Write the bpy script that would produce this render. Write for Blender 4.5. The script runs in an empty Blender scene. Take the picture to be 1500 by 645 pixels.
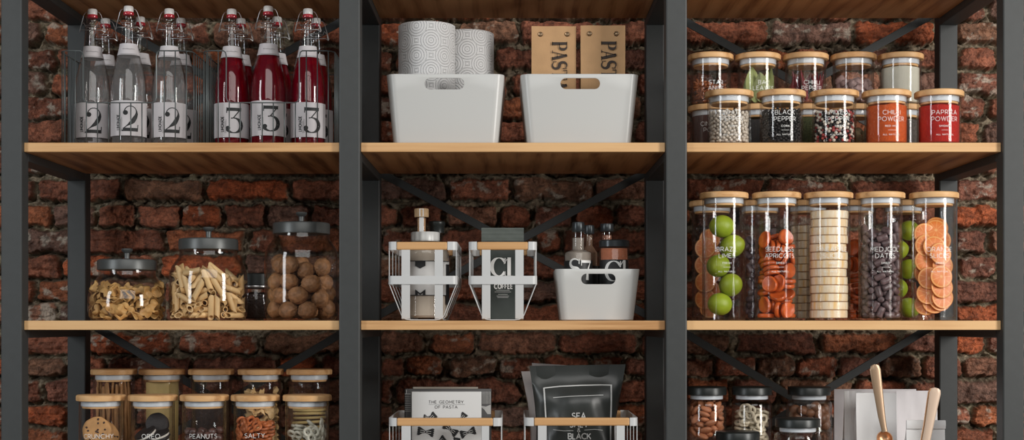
import bpy, bmesh, math, random, json
import numpy as np
from mathutils import Vector, Matrix, Quaternion

# ------------------------------------------------------------------ camera, world, lights, exposure
F = 2160.0            # focal length in pixels of the 1500 x 645 frame
CX, CY, CZ = 750.5, 476.0, 1.45
sc = bpy.context.scene
COL = sc.collection
cam_d = bpy.data.cameras.new('camera'); cam = bpy.data.objects.new('camera', cam_d); COL.objects.link(cam)
cam_d.sensor_width = 36; cam_d.lens = F / 1500 * 36
cam_d.shift_y = (CY - 322.5) / 1500; cam_d.shift_x = -0.5 / 1500
cam.location = (0, 0, CZ); cam.rotation_euler = (math.pi / 2, 0, 0); cam_d.clip_start = .05
sc.camera = cam
sc.view_settings.view_transform = 'Standard'; sc.view_settings.look = 'None'
sc.view_settings.gamma = 1; sc.view_settings.use_curve_mapping = False
sc.view_settings.exposure = 0.0
sc.cycles.use_denoising = True
sc.cycles.transparent_max_bounces = 48
sc.cycles.max_bounces = 10; sc.cycles.diffuse_bounces = 3; sc.cycles.glossy_bounces = 4; sc.cycles.transmission_bounces = 6
world = bpy.data.worlds.new('world'); sc.world = world; world.use_nodes = True
world.node_tree.nodes['Background'].inputs[0].default_value = (.9, .95, 1.0, 1)
world.node_tree.nodes['Background'].inputs[1].default_value = 0.06
def area(name, loc, target, sx, sy, power, color):
    l = bpy.data.lights.new(name, 'AREA'); l.shape = 'RECTANGLE'; l.size = sx; l.size_y = sy; l.energy = power; l.color = color
    o = bpy.data.objects.new(name, l); COL.objects.link(o); o.location = loc
    o.rotation_euler = (Vector(target) - Vector(loc)).to_track_quat('-Z', 'Y').to_euler()
    return o
area('assumed_softbox_right', (3.1, 0.75, 2.25), (0.3, 3.3, 1.7), 0.8, 2.0, 104, (1, .965, .92))  # assumed softbox out of view at the right, inferred from glass streaks; no window
area('assumed_softbox_left', (-3.0, 0.7, 2.25), (-0.2, 3.3, 1.7), 0.6, 2.0, 40, (.93, .97, 1))  # weaker unseen softbox assumed on the left side, not an actual window
area('frontal_fill_light', (0.6, -1.2, 3.6), (0.2, 3.1, 1.6), 4.0, 2.2, 75, (1, .98, .95))  # broad fill lamp added above and behind the camera to even out the fronts

# ------------------------------------------------------------------ helpers
def px(x, Y): return (x - CX) * Y / F
def pz(y, Y): return CZ - (y - CY) * Y / F
R = math.radians
def rot(ax, a): return Matrix.Rotation(a, 4, ax)
def T(x, y, z): return Matrix.Translation((x, y, z))

class MB:
    def __init__(s): s.v = []; s.f = []; s.mi = []; s.cur = 0
    def add(s, v, f, m=None):
        b = len(s.v)
        s.v += [tuple(m @ Vector(p)) for p in v] if m is not None else [tuple(p) for p in v]
        for g in f: s.f.append(tuple(b + i for i in g)); s.mi.append(s.cur)
        return s
    def lathe(s, prof, n=40, m=None, a0=0, a1=2 * math.pi, squash=None):
        full = abs(a1 - a0 - 2 * math.pi) < 1e-6
        k = n if full else n + 1
        v = []; f = []
        for j in range(k):
            a = a0 + (a1 - a0) * j / n
            for r, z in prof:
                rr = r * (squash(a, z) if squash else 1)
                v.append((rr * math.cos(a), rr * math.sin(a), z))
        L = len(prof)
        for j in range(n):
            j2 = (j + 1) % k
            for i in range(L - 1):
                if prof[i][0] < 1e-7 and prof[i + 1][0] < 1e-7: continue
                if prof[i][0] < 1e-7: f.append((j * L + i, j2 * L + i + 1, j * L + i + 1))
                elif prof[i + 1][0] < 1e-7: f.append((j * L + i, j2 * L + i, j * L + i + 1))
                else: f.append((j * L + i, j2 * L + i, j2 * L + i + 1, j * L + i + 1))
        return s.add(v, f, m)
    def tube(s, pts, r, n=6, m=None, closed=False, flat=None):
        pts = [Vector(p) for p in pts]; N = len(pts); v = []; f = []
        up = None
        for i, p in enumerate(pts):
            if closed: t = pts[(i + 1) % N] - pts[i - 1]
            else: t = pts[min(i + 1, N - 1)] - pts[max(i - 1, 0)]
            t.normalize()
            if up is None: up = t.orthogonal().normalized() if flat is None else Vector(flat)
            up = (up - t * up.dot(t)); up = up.normalized() if up.length > 1e-6 else t.orthogonal().normalized()
            w = t.cross(up)
            rr = r[i] if isinstance(r, (list, tuple)) else r
            for j in range(n):
                a = 2 * math.pi * j / n
                v.append(p + (up * math.cos(a) + w * math.sin(a)) * rr)
        for i in range(N if closed else N - 1):
            i2 = (i + 1) % N
            for j in range(n): f.append((i * n + j, i * n + (j + 1) % n, i2 * n + (j + 1) % n, i2 * n + j))
        if not closed: f.append(tuple(range(n))[::-1]); f.append(tuple((N - 1) * n + j for j in range(n)))
        return s.add(v, f, m)
    def box(s, c, d, bev=0, m=None):
        bm = bmesh.new(); bmesh.ops.create_cube(bm, size=1)
        for q in bm.verts: q.co = Vector((q.co.x * d[0] + c[0], q.co.y * d[1] + c[1], q.co.z * d[2] + c[2]))
        if bev: bmesh.ops.bevel(bm, geom=bm.edges[:], offset=bev, segments=2, affect='EDGES', profile=.5)
        bm.verts.index_update()
        s.add([q.co[:] for q in bm.verts], [tuple(q.index for q in g.verts) for g in bm.faces], m); bm.free(); return s
    def loops(s, loops, cap0=True, cap1=True, m=None, closed=True):
        v = [p for l in loops for p in l]; n = len(loops[0]); f = []
        for i in range(len(loops) - 1):
            for j in range(n if closed else n - 1):
                f.append((i * n + j, i * n + (j + 1) % n, (i + 1) * n + (j + 1) % n, (i + 1) * n + j))
        if cap0: f.append(tuple(range(n))[::-1])
        if cap1: f.append(tuple((len(loops) - 1) * n + j for j in range(n)))
        return s.add(v, f, m)
    def build(s, name, mat, parent=None, smooth=True, angle=40, loc=None):
        me = bpy.data.meshes.new(name); me.from_pydata(s.v, [], s.f); me.update()
        bm = bmesh.new(); bm.from_mesh(me); bmesh.ops.recalc_face_normals(bm, faces=bm.faces)
        if smooth:
            lim = R(angle)
            for e in bm.edges:
                if len(e.link_faces) == 2 and e.calc_face_angle(0) > lim: e.smooth = False
        bm.to_mesh(me); bm.free()
        for p in me.polygons: p.use_smooth = smooth
        mats = mat if isinstance(mat, list) else [mat]
        for q in mats: me.materials.append(q)
        if len(mats) > 1:
            for p, i in zip(me.polygons, s.mi): p.material_index = i
        return mobj(name, me, parent, loc)

def mobj(name, me, parent=None, loc=None):
    o = bpy.data.objects.new(name, me); COL.objects.link(o)
    if parent is not None: o.parent = parent
    if loc is not None: o.location = loc
    return o
def tag(o, label=None, cat=None, group=None, kind=None):
    if label: o['label'] = label
    if cat: o['category'] = cat
    if group: o['group'] = group
    if kind: o['kind'] = kind
    return o
def thing(name, label, cat, loc=(0, 0, 0), rz=0, group=None):
    o = bpy.data.objects.new(name, None); COL.objects.link(o); o.empty_display_size = .02
    o.location = loc; o.rotation_euler = (0, 0, rz)
    return tag(o, label, cat, group)
def kids(o): return [c for c in COL.objects if c.parent == o]
KC = {}
def dup(root, loc, rz=None, label=None, group=None):
    if root.name not in KC: KC[root.name] = [(c, kids(c)) for c in kids(root)]
    r = root.copy(); COL.objects.link(r); r.location = loc
    if rz is not None: r.rotation_euler = (0, 0, rz)
    if label: r['label'] = label
    if group: r['group'] = group
    for ch, gs in KC[root.name]:
        c = ch.copy(); COL.objects.link(c); c.parent = r
        for g in gs:
            d = g.copy(); COL.objects.link(d); d.parent = c
    return r

def rrect(w, d, r, n=6, cx=0, cy=0):
    pts = []
    for k, (sx, sy) in enumerate(((1, 1), (-1, 1), (-1, -1), (1, -1))):
        for i in range(n + 1):
            a = math.pi / 2 * (k + i / n)
            pts.append((cx + sx * (w / 2 - r) + r * math.cos(a), cy + sy * (d / 2 - r) + r * math.sin(a)))
    return pts

# ------------------------------------------------------------------ materials
def nodes(name):
    m = bpy.data.materials.new(name); m.use_nodes = True
    nt = m.node_tree; nt.nodes.clear()
    return m, nt, nt.nodes, nt.links
def N(nt, t, **kw):
    n = nt.nodes.new(t)
    for k, v in kw.items():
        if k.startswith('i_'): n.inputs[k[2:].replace('_', ' ')].default_value = v
        else: setattr(n, k, v)
    return n
def L(nt, a, ao, b, bi): nt.links.new(a.outputs[ao], b.inputs[bi])
def c4(c): return (c[0], c[1], c[2], 1)
def lin(r, g, b): return tuple(((x / 255) / 12.92 if x / 255 < .04045 else ((x / 255 + .055) / 1.055) ** 2.4) for x in (r, g, b))

def pmat(name, col, rough=.5, metal=0, var=0, vscale=40, bump=0, bscale=200, spec=.5, stretch=(1, 1, 1), col2=None, trans=0, sss=0, coat=0, rnd=0):
    m, nt, ns, ls = nodes(name)
    b = N(nt, 'ShaderNodeBsdfPrincipled'); o = N(nt, 'ShaderNodeOutputMaterial'); L(nt, b, 0, o, 0)
    b.inputs['Roughness'].default_value = rough; b.inputs['Metallic'].default_value = metal
    b.inputs['Specular IOR Level'].default_value = spec; b.inputs['Base Color'].default_value = c4(col)
    if coat: b.inputs['Coat Weight'].default_value = coat; b.inputs['Coat Roughness'].default_value = .1
    if sss: b.inputs['Subsurface Weight'].default_value = sss; b.inputs['Subsurface Radius'].default_value = (.01, .004, .002)
    tc = N(nt, 'ShaderNodeTexCoord'); mp = N(nt, 'ShaderNodeMapping'); mp.inputs['Scale'].default_value = stretch
    L(nt, tc, 'Object', mp, 0)
    last = None
    if var or col2:
        n = N(nt, 'ShaderNodeTexNoise'); n.inputs['Scale'].default_value = vscale; n.inputs['Detail'].default_value = 5
        L(nt, mp, 0, n, 'Vector')
        r = N(nt, 'ShaderNodeMapRange'); r.inputs['From Min'].default_value = .3; r.inputs['From Max'].default_value = .7
        L(nt, n, 'Fac', r, 0)
        mx = N(nt, 'ShaderNodeMix', data_type='RGBA')
        mx.inputs[6].default_value = c4(col); mx.inputs[7].default_value = c4(col2 or tuple(x * (1 - var) for x in col))
        L(nt, r, 0, mx, 0); L(nt, mx, 2, b, 'Base Color'); last = mx
    if rnd:
        oi = N(nt, 'ShaderNodeObjectInfo'); h = N(nt, 'ShaderNodeHueSaturation')
        r2 = N(nt, 'ShaderNodeMapRange'); r2.inputs['To Min'].default_value = 1 - rnd; r2.inputs['To Max'].default_value = 1 + rnd
        L(nt, oi, 'Random', r2, 0); L(nt, r2, 0, h, 'Value')
        if last: L(nt, last, 2, h, 'Color')
        else: h.inputs['Color'].default_value = c4(col)
        L(nt, h, 0, b, 'Base Color')
    if bump:
        n = N(nt, 'ShaderNodeTexNoise'); n.inputs['Scale'].default_value = bscale; n.inputs['Detail'].default_value = 4
        L(nt, mp, 0, n, 'Vector'); bp = N(nt, 'ShaderNodeBump'); bp.inputs['Strength'].default_value = bump; bp.inputs['Distance'].default_value = .002
        L(nt, n, 'Fac', bp, 'Height'); L(nt, bp, 0, b, 'Normal')
    return m

def glass_mat(name, tint=(1, 1, 1), f0=.055, edge=(.42, .40, .37), rough=.015):
    """thin clear glass: see-through with a mirror coat that grows towards the grazing edge"""
    m, nt, ns, ls = nodes(name)
    o = N(nt, 'ShaderNodeOutputMaterial'); mix = N(nt, 'ShaderNodeMixShader'); tr = N(nt, 'ShaderNodeBsdfTransparent'); gl = N(nt, 'ShaderNodeBsdfGlossy')
    gl.inputs['Roughness'].default_value = rough; gl.inputs['Color'].default_value = (1, 1, 1, 1)
    lw = N(nt, 'ShaderNodeLayerWeight'); lw.inputs['Blend'].default_value = .5
    pw = N(nt, 'ShaderNodeMath', operation='POWER'); pw.inputs[1].default_value = 4.5; L(nt, lw, 'Facing', pw, 0)
    ma = N(nt, 'ShaderNodeMath', operation='MULTIPLY_ADD'); ma.inputs[1].default_value = .8; ma.inputs[2].default_value = f0; L(nt, pw, 0, ma, 0)
    p2 = N(nt, 'ShaderNodeMath', operation='POWER'); p2.inputs[1].default_value = 3.2; L(nt, lw, 'Facing', p2, 0)
    mx = N(nt, 'ShaderNodeMix', data_type='RGBA'); mx.inputs[6].default_value = c4(tint); mx.inputs[7].default_value = c4(tuple(a * b for a, b in zip(tint, edge)))
    L(nt, p2, 0, mx, 0); L(nt, mx, 2, tr, 0)
    L(nt, ma, 0, mix, 0); L(nt, tr, 0, mix, 1); L(nt, gl, 0, mix, 2); L(nt, mix, 0, o, 0)
    return m

def liquid_mat(name, tint, body, fac):
    m, nt, ns, ls = nodes(name)
    o = N(nt, 'ShaderNodeOutputMaterial'); mix = N(nt, 'ShaderNodeMixShader'); tr = N(nt, 'ShaderNodeBsdfTransparent')
    tr.inputs[0].default_value = c4(tint)
    b = N(nt, 'ShaderNodeBsdfPrincipled'); b.inputs['Base Color'].default_value = c4(body); b.inputs['Roughness'].default_value = .15
    lw = N(nt, 'ShaderNodeLayerWeight'); lw.inputs['Blend'].default_value = .5
    ma = N(nt, 'ShaderNodeMath', operation='MULTIPLY_ADD'); ma.inputs[1].default_value = .25; ma.inputs[2].default_value = fac; ma.use_clamp = True
    L(nt, lw, 'Facing', ma, 0); L(nt, ma, 0, mix, 0); L(nt, tr, 0, mix, 1); L(nt, b, 0, mix, 2); L(nt, mix, 0, o, 0)
    return m

def wood_mat(name, c1, c2, c3, axis='X', scale=1.0, rough=.45, bump=.15):
    """planed timber, grain running along one axis"""
    m, nt, ns, ls = nodes(name)
    b = N(nt, 'ShaderNodeBsdfPrincipled'); o = N(nt, 'ShaderNodeOutputMaterial'); L(nt, b, 0, o, 0)
    b.inputs['Roughness'].default_value = rough; b.inputs['Specular IOR Level'].default_value = .35
    tc = N(nt, 'ShaderNodeTexCoord'); oi = N(nt, 'ShaderNodeObjectInfo'); ad = N(nt, 'ShaderNodeVectorMath', operation='ADD')
    mu = N(nt, 'ShaderNodeMath', operation='MULTIPLY'); mu.inputs[1].default_value = 37.0; L(nt, oi, 'Random', mu, 0)
    L(nt, tc, 'Object', ad, 0); L(nt, mu, 0, ad, 1)
    def st(along, across):
        mp = N(nt, 'ShaderNodeMapping'); s = {'X': (along, across, across), 'Y': (across, along, across), 'Z': (across, across, along)}[axis]
        mp.inputs['Scale'].default_value = tuple(q * scale for q in s); L(nt, ad, 0, mp, 0); return mp
    n1 = N(nt, 'ShaderNodeTexNoise'); n1.inputs['Scale'].default_value = 1; n1.inputs['Detail'].default_value = 6; n1.inputs['Distortion'].default_value = .6
    L(nt, st(2.2, 16), 0, n1, 'Vector')
    n2 = N(nt, 'ShaderNodeTexNoise'); n2.inputs['Scale'].default_value = 1; n2.inputs['Detail'].default_value = 4
    L(nt, st(6, 190), 0, n2, 'Vector')
    w = N(nt, 'ShaderNodeTexWave'); w.wave_type = 'BANDS'; w.bands_direction = {'X': 'Y', 'Y': 'X', 'Z': 'X'}[axis]
    w.inputs['Scale'].default_value = 1; w.inputs['Distortion'].default_value = 9; w.inputs['Detail'].default_value = 3; w.inputs['Detail Scale'].default_value = .8
    L(nt, st(1.3, 7), 0, w, 'Vector')
    a = N(nt, 'ShaderNodeMath', operation='ADD'); L(nt, n1, 'Fac', a, 0)
    a2 = N(nt, 'ShaderNodeMath', operation='MULTIPLY'); a2.inputs[1].default_value = .45; L(nt, n2, 'Fac', a2, 0); L(nt, a2, 0, a, 1)
    a3 = N(nt, 'ShaderNodeMath', operation='MULTIPLY_ADD'); a3.inputs[1].default_value = .3; L(nt, w, 'Fac', a3, 0); L(nt, a, 0, a3, 2)
    r = N(nt, 'ShaderNodeValToRGB'); e = r.color_ramp.elements
    e[0].position = .58; e[0].color = c4(c3); e[1].position = 1.08 if False else 1.0; e[1].color = c4(c1)
    q = e.new(.78); q.color = c4(c2)
    L(nt, a3, 0, r, 0); L(nt, r, 0, b, 'Base Color')
    bp = N(nt, 'ShaderNodeBump'); bp.inputs['Strength'].default_value = bump; bp.inputs['Distance'].default_value = .001
    L(nt, n2, 'Fac', bp, 'Height'); L(nt, bp, 0, b, 'Normal')
    return m

STEEL = pmat('powder_coated_steel', (.048, .052, .052), .5, .0, .10, 60, .03, 900, spec=.45)
SHELF = wood_mat('oiled_shelf_wood', (.66, .36, .16), (.50, .245, .10), (.25, .105, .04), 'Y', 1.0)
SHELFE = wood_mat('shelf_front_wood', (.74, .46, .22), (.66, .385, .175), (.48, .25, .10), 'X', 1.0)
BAMBOO = wood_mat('bamboo_lid_wood', (.78, .48, .23), (.70, .405, .18), (.52, .27, .11), 'X', 2.2)
HANDLE = wood_mat('light_handle_wood', (.64, .37, .165), (.60, .335, .145), (.50, .26, .10), 'X', 1.5)
GLASS = glass_mat('clear_glass', f0=.036)
GLASS_IN = glass_mat('clear_glass_inside', f0=.010, edge=(.6, .58, .55))
BGLASS = glass_mat('bottle_glass', (.97, .98, .98), .05, (.35, .35, .34))
SEAL = pmat('silicone_seal', (.60, .64, .68), .35, spec=.5)
INKW = pmat('white_lettering', (.80, .80, .78), .5)
INKB = pmat('black_lettering', (.012, .013, .014), .6)
WPLAS = pmat('white_plastic', (.56, .565, .55), .30, spec=.5, sss=0)
WMETAL = pmat('white_lacquered_metal', (.60, .61, .61), .35)
PAPERLABEL = pmat('bottle_label_paper', (.60, .575, .59), .7, var=.05, vscale=30)
CERAMIC = pmat('white_ceramic', (.80, .79, .77), .2)
REDRUB = pmat('red_rubber', (.50, .02, .035), .4)
STEELW = pmat('bright_wire', (.45, .45, .45), .3, .9)
GWIRE = pmat('grey_basket_wire', (.10, .115, .115), .4, .4)
LIDM = pmat('grey_metal_lid', (.088, .093, .091), .38, .35, .08, 50)
BLID = pmat('black_jar_lid', (.020, .024, .023), .35, .2)
PAPERW = pmat('white_paper', (.66, .66, .65), .75, var=.04, vscale=25)
BRASS = pmat('brushed_brass', (.55, .30, .16), .35, .7)
PALEWOOD = pmat('pale_scoop', (.62, .47, .36), .45, .3)

# ------------------------------------------------------------------ lettering: single-stroke alphabet turned into ribbons
def arc(cx, cy, rx, ry, a0, a1, n=None):
    n = n or max(5, int(abs(a1 - a0) / 18))
    return [(cx + rx * math.cos(R(a0 + (a1 - a0) * i / n)), cy + ry * math.sin(R(a0 + (a1 - a0) * i / n))) for i in range(n + 1)]
G = {
 'A': (.84, [[(0, 0), (.42, 1), (.84, 0)], [(.15, .34), (.69, .34)]]),
 'B': (.66, [[(0, 0), (0, 1), (.36, 1)] + arc(.36, .76, .24, .24, 90, -90) + [(0, .52)], [(.36, .52)] + arc(.39, .26, .27, .26, 90, -90) + [(0, 0)]]),
 'C': (.86, [arc(.5, .5, .5, .5, 45, 315)]),
 'D': (.84, [[(0, 0), (0, 1), (.34, 1)] + arc(.34, .5, .5, .5, 90, -90) + [(0, 0)]]),
 'E': (.60, [[(.60, 1), (0, 1), (0, 0), (.60, 0)], [(0, .52), (.52, .52)]]),
 'F': (.58, [[(.58, 1), (0, 1), (0, 0)], [(0, .5), (.5, .5)]]),
 'G': (.90, [arc(.5, .5, .5, .5, 45, 315) + [(.88, .48), (.6, .48)]]),
 'H': (.74, [[(0, 0), (0, 1)], [(.74, 0), (.74, 1)], [(0, .52), (.74, .52)]]),
 'I': (.02, [[(0, 0), (0, 1)]]),
 'J': (.42, [[(.42, 1), (.42, .28)] + arc(.2, .25, .22, .25, 0, -140)]),
 'K': (.68, [[(0, 0), (0, 1)], [(.64, 1), (0, .36)], [(.22, .56), (.68, 0)]]),
 'L': (.54, [[(0, 1), (0, 0), (.54, 0)]]),
 'M': (.90, [[(0, 0), (0, 1), (.45, .3), (.90, 1), (.90, 0)]]),
 'N': (.76, [[(0, 0), (0, 1), (.76, 0), (.76, 1)]]),
 'O': (1.0, [arc(.5, .5, .5, .5, 0, 360, 24)]),
 'P': (.64, [[(0, 0), (0, 1), (.36, 1)] + arc(.36, .7, .28, .3, 90, -90) + [(0, .4)]]),
 'R': (.66, [[(0, 0), (0, 1), (.36, 1)] + arc(.36, .72, .27, .28, 90, -90) + [(0, .44)], [(.34, .44), (.66, 0)]]),
 'S': (.62, [arc(.31, .75, .28, .25, 35, 270) + arc(.31, .255, .31, .255, 90, -150)[1:]]),
 'T': (.70, [[(0, 1), (.70, 1)], [(.35, 1), (.35, 0)]]),
 'U': (.72, [[(0, 1), (0, .36)] + arc(.36, .36, .36, .36, 180, 360) + [(.72, 1)]]),
 'V': (.80, [[(0, 1), (.40, 0), (.80, 1)]]),
 'W': (1.15, [[(0, 1), (.3, 0), (.57, 1), (.85, 0), (1.15, 1)]]),
 'X': (.70, [[(0, 1), (.70, 0)], [(.70, 1), (0, 0)]]),
 'Y': (.74, [[(0, 1), (.37, .45), (.74, 1)], [(.37, .45), (.37, 0)]]),
 'Z': (.66, [[(0, 1), (.66, 1), (0, 0), (.66, 0)]]),
 '&': (.80, [[(.78, 0), (.2, .72)] + arc(.36, .8, .18, .19, 190, -30) + [(.2, .5)] + arc(.32, .26, .3, .26, 130, 330) + [(.76, .42)]]),
 ' ': (.35, []),
}
def strip(mb, pts, w, fn, minlen=None):
    """ribbon of width w (number or function of index fraction and direction) through 2D points, mapped to 3D by fn"""
    P = [Vector(pts[0])]
    for p in pts[1:]:
        if (Vector(p) - P[-1]).length > 1e-6: P.append(Vector(p))
    if minlen:
        Q = [P[0]]
        for a, b in zip(P, P[1:]):
            k = max(1, min(60, int((b - a).length / minlen)))
            for i in range(1, k + 1): Q.append(a.lerp(b, i / k))
        P = Q
    n = len(P); L_ = []; closed = (P[0] - P[-1]).length < 1e-6
    for i, p in enumerate(P):
        a = P[i - 1] if i > 0 else (P[-2] if closed else None); c = P[i + 1] if i < n - 1 else (P[1] if closed else None)
        d1 = (p - a).normalized() if a is not None and (p - a).length > 1e-9 else None
        d2 = (c - p).normalized() if c is not None and (c - p).length > 1e-9 else None
        t = (d1 or d2) + (d2 or d1)
        t = t.normalized() if t.length > .2 else (d1 or d2)
        nn = Vector((-t.y, t.x)); k = 1.0
        if d1 and d2:
            k = 1 / max(.45, nn.dot(Vector((-d1.y, d1.x))))
        ww = w(i / (n - 1), t) if callable(w) else w
        L_.append((p + nn * ww / 2 * k, p - nn * ww / 2 * k))
    v = []; f = []
    for a, b in L_: v.append(fn(a.x, a.y)); v.append(fn(b.x, b.y))
    for i in range(n - 1): f.append((2 * i, 2 * i + 1, 2 * i + 3, 2 * i + 2))
    mb.add(v, f)
def poly(mb, pts, fn): mb.add([fn(*p) for p in pts], [tuple(range(len(pts)))])
def twidth(s, sp=.22, cond=1): return sum(G[c][0] * cond for c in s) + sp * (len(s) - 1)
def text(mb, s, cx, cy, h, fn, sp=.22, wt=.085, cond=1.0):
    x = cx - twidth(s, sp, cond) * h / 2
    for ch in s:
        w, st = G[ch]
        for k, p in enumerate(st):
            eps = h * 0
            strip(mb, [(x + a * h * cond, cy + (b - .5) * h) for a, b in p], wt * h, fn, minlen=h * .5)
        x += (w * cond + sp) * h
def auto(thin, thick, p=1.4): return lambda t, d: thin + (thick - thin) * abs(d.y) ** p
def mid(thin, thick): return lambda t, d: thin + (thick - thin) * math.sin(math.pi * t) ** 1.5
def didone(mb, ch, x, y, h, fn, tn=.035, tk=.17):
    """high-contrast serif letters and figures; returns the advance width"""
    def S(p, w): strip(mb, [(x + a * h, y + b * h) for a, b in p], (lambda t, d: w(t, d) * h) if callable(w) else w * h, fn, minlen=.07 * h)
    def ball(cx, cy, r): poly(mb, [(x + (cx + r * math.cos(i * math.pi / 6)) * h, y + (cy + r * math.sin(i * math.pi / 6)) * h) for i in range(12)], fn)
    A = auto(tn, tk)
    if ch == 'P':
        S([(.14, 0), (.14, 1)], tk); S([(0, .015), (.30, .015)], tn); S([(0, .985), (.14, .985)], tn)
        S([(.14, .985), (.36, .985)] + arc(.36, .735, .24, .25, 90, -90) + [(.14, .485)], A); return .66
    if ch == 'A':
        S([(.12, 0), (.40, 1)], tn * 1.2); S([(.38, 1), (.66, 0)], tk); S([(.22, .33), (.56, .33)], tn)
        S([(0, .015), (.24, .015)], tn); S([(.50, .015), (.82, .015)], tn); return .84
    if ch == 'S':
        S(arc(.33, .735, .26, .25, 40, 250) + arc(.31, .255, .27, .24, 60, -140)[0:], mid(tn * 1.3, tk)); S([(.57, .98), (.57, .70)], tn * 1.2); S([(.04, .30), (.04, .02)], tn * 1.2); return .68
    if ch == 'T':
        S([(0, .98), (.76, .98)], tn * 1.3); S([(.38, 0), (.38, 1)], tk); S([(.24, .015), (.54, .015)], tn); S([(.02, 1), (.02, .74)], tn * 1.3); S([(.74, 1), (.74, .74)], tn * 1.3); return .78
    if ch == 'C':
        S(arc(.45, .5, .38, .48, 35, 325), A); S([(.78, .98), (.78, .68)], tn * 1.5); S([(.78, .02), (.78, .26)], tn * 1.2); return .86
    if ch == '1':
        S([(.30, 0), (.30, 1)], tk); S([(.02, .66), (.24, .98)], tn * 1.2); S([(.12, .015), (.5, .015)], tn); return .5
    if ch == '2':
        S([(.10, .72)] + arc(.34, .72, .24, .26, 180, -10) + [(.54, .58), (.42, .38), (.06, .10)], lambda t, d: tn + (tk - tn) * (math.sin(math.pi * min(1, max(0, (t - .42) / .45))) if .42 < t < .87 else 0))
        ball(.15, .72, .095)
        S([(.0, .03), (.61, .03)], .06); S([(.05, .095), (.62, .095)], .075); S([(.61, 0), (.63, .26)], tn); return .68
    if ch == '3':
        S([(.04, .925), (.60, .925)], .13); S([(.04, 1), (.03, .78)], tn)
        S([(.60, .98), (.28, .58)], tn * 1.2)
        S(arc(.30, .30, .30, .29, 110, -150), A); ball(.08, .19, .09); return .68
    if ch == '7':
        S([(.0, .925), (.58, .925)], .13); S([(.01, 1), (.01, .72)], tn)
        S([(.56, .97), (.40, .60), (.34, .30), (.33, .0)], lambda t, d: tn + (tk - tn) * t); return .66
    return .5
def on_cyl(r, z0, ang=0.0, off=.0005):
    """wrap (u, v) round a cylinder whose front faces -Y"""
    return lambda u, v: ((r + off) * math.sin(u / r + ang), -(r + off) * math.cos(u / r + ang), z0 + v)
def on_plane(y, x0=0, z0=0): return lambda u, v: (x0 + u, y, z0 + v)

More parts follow.
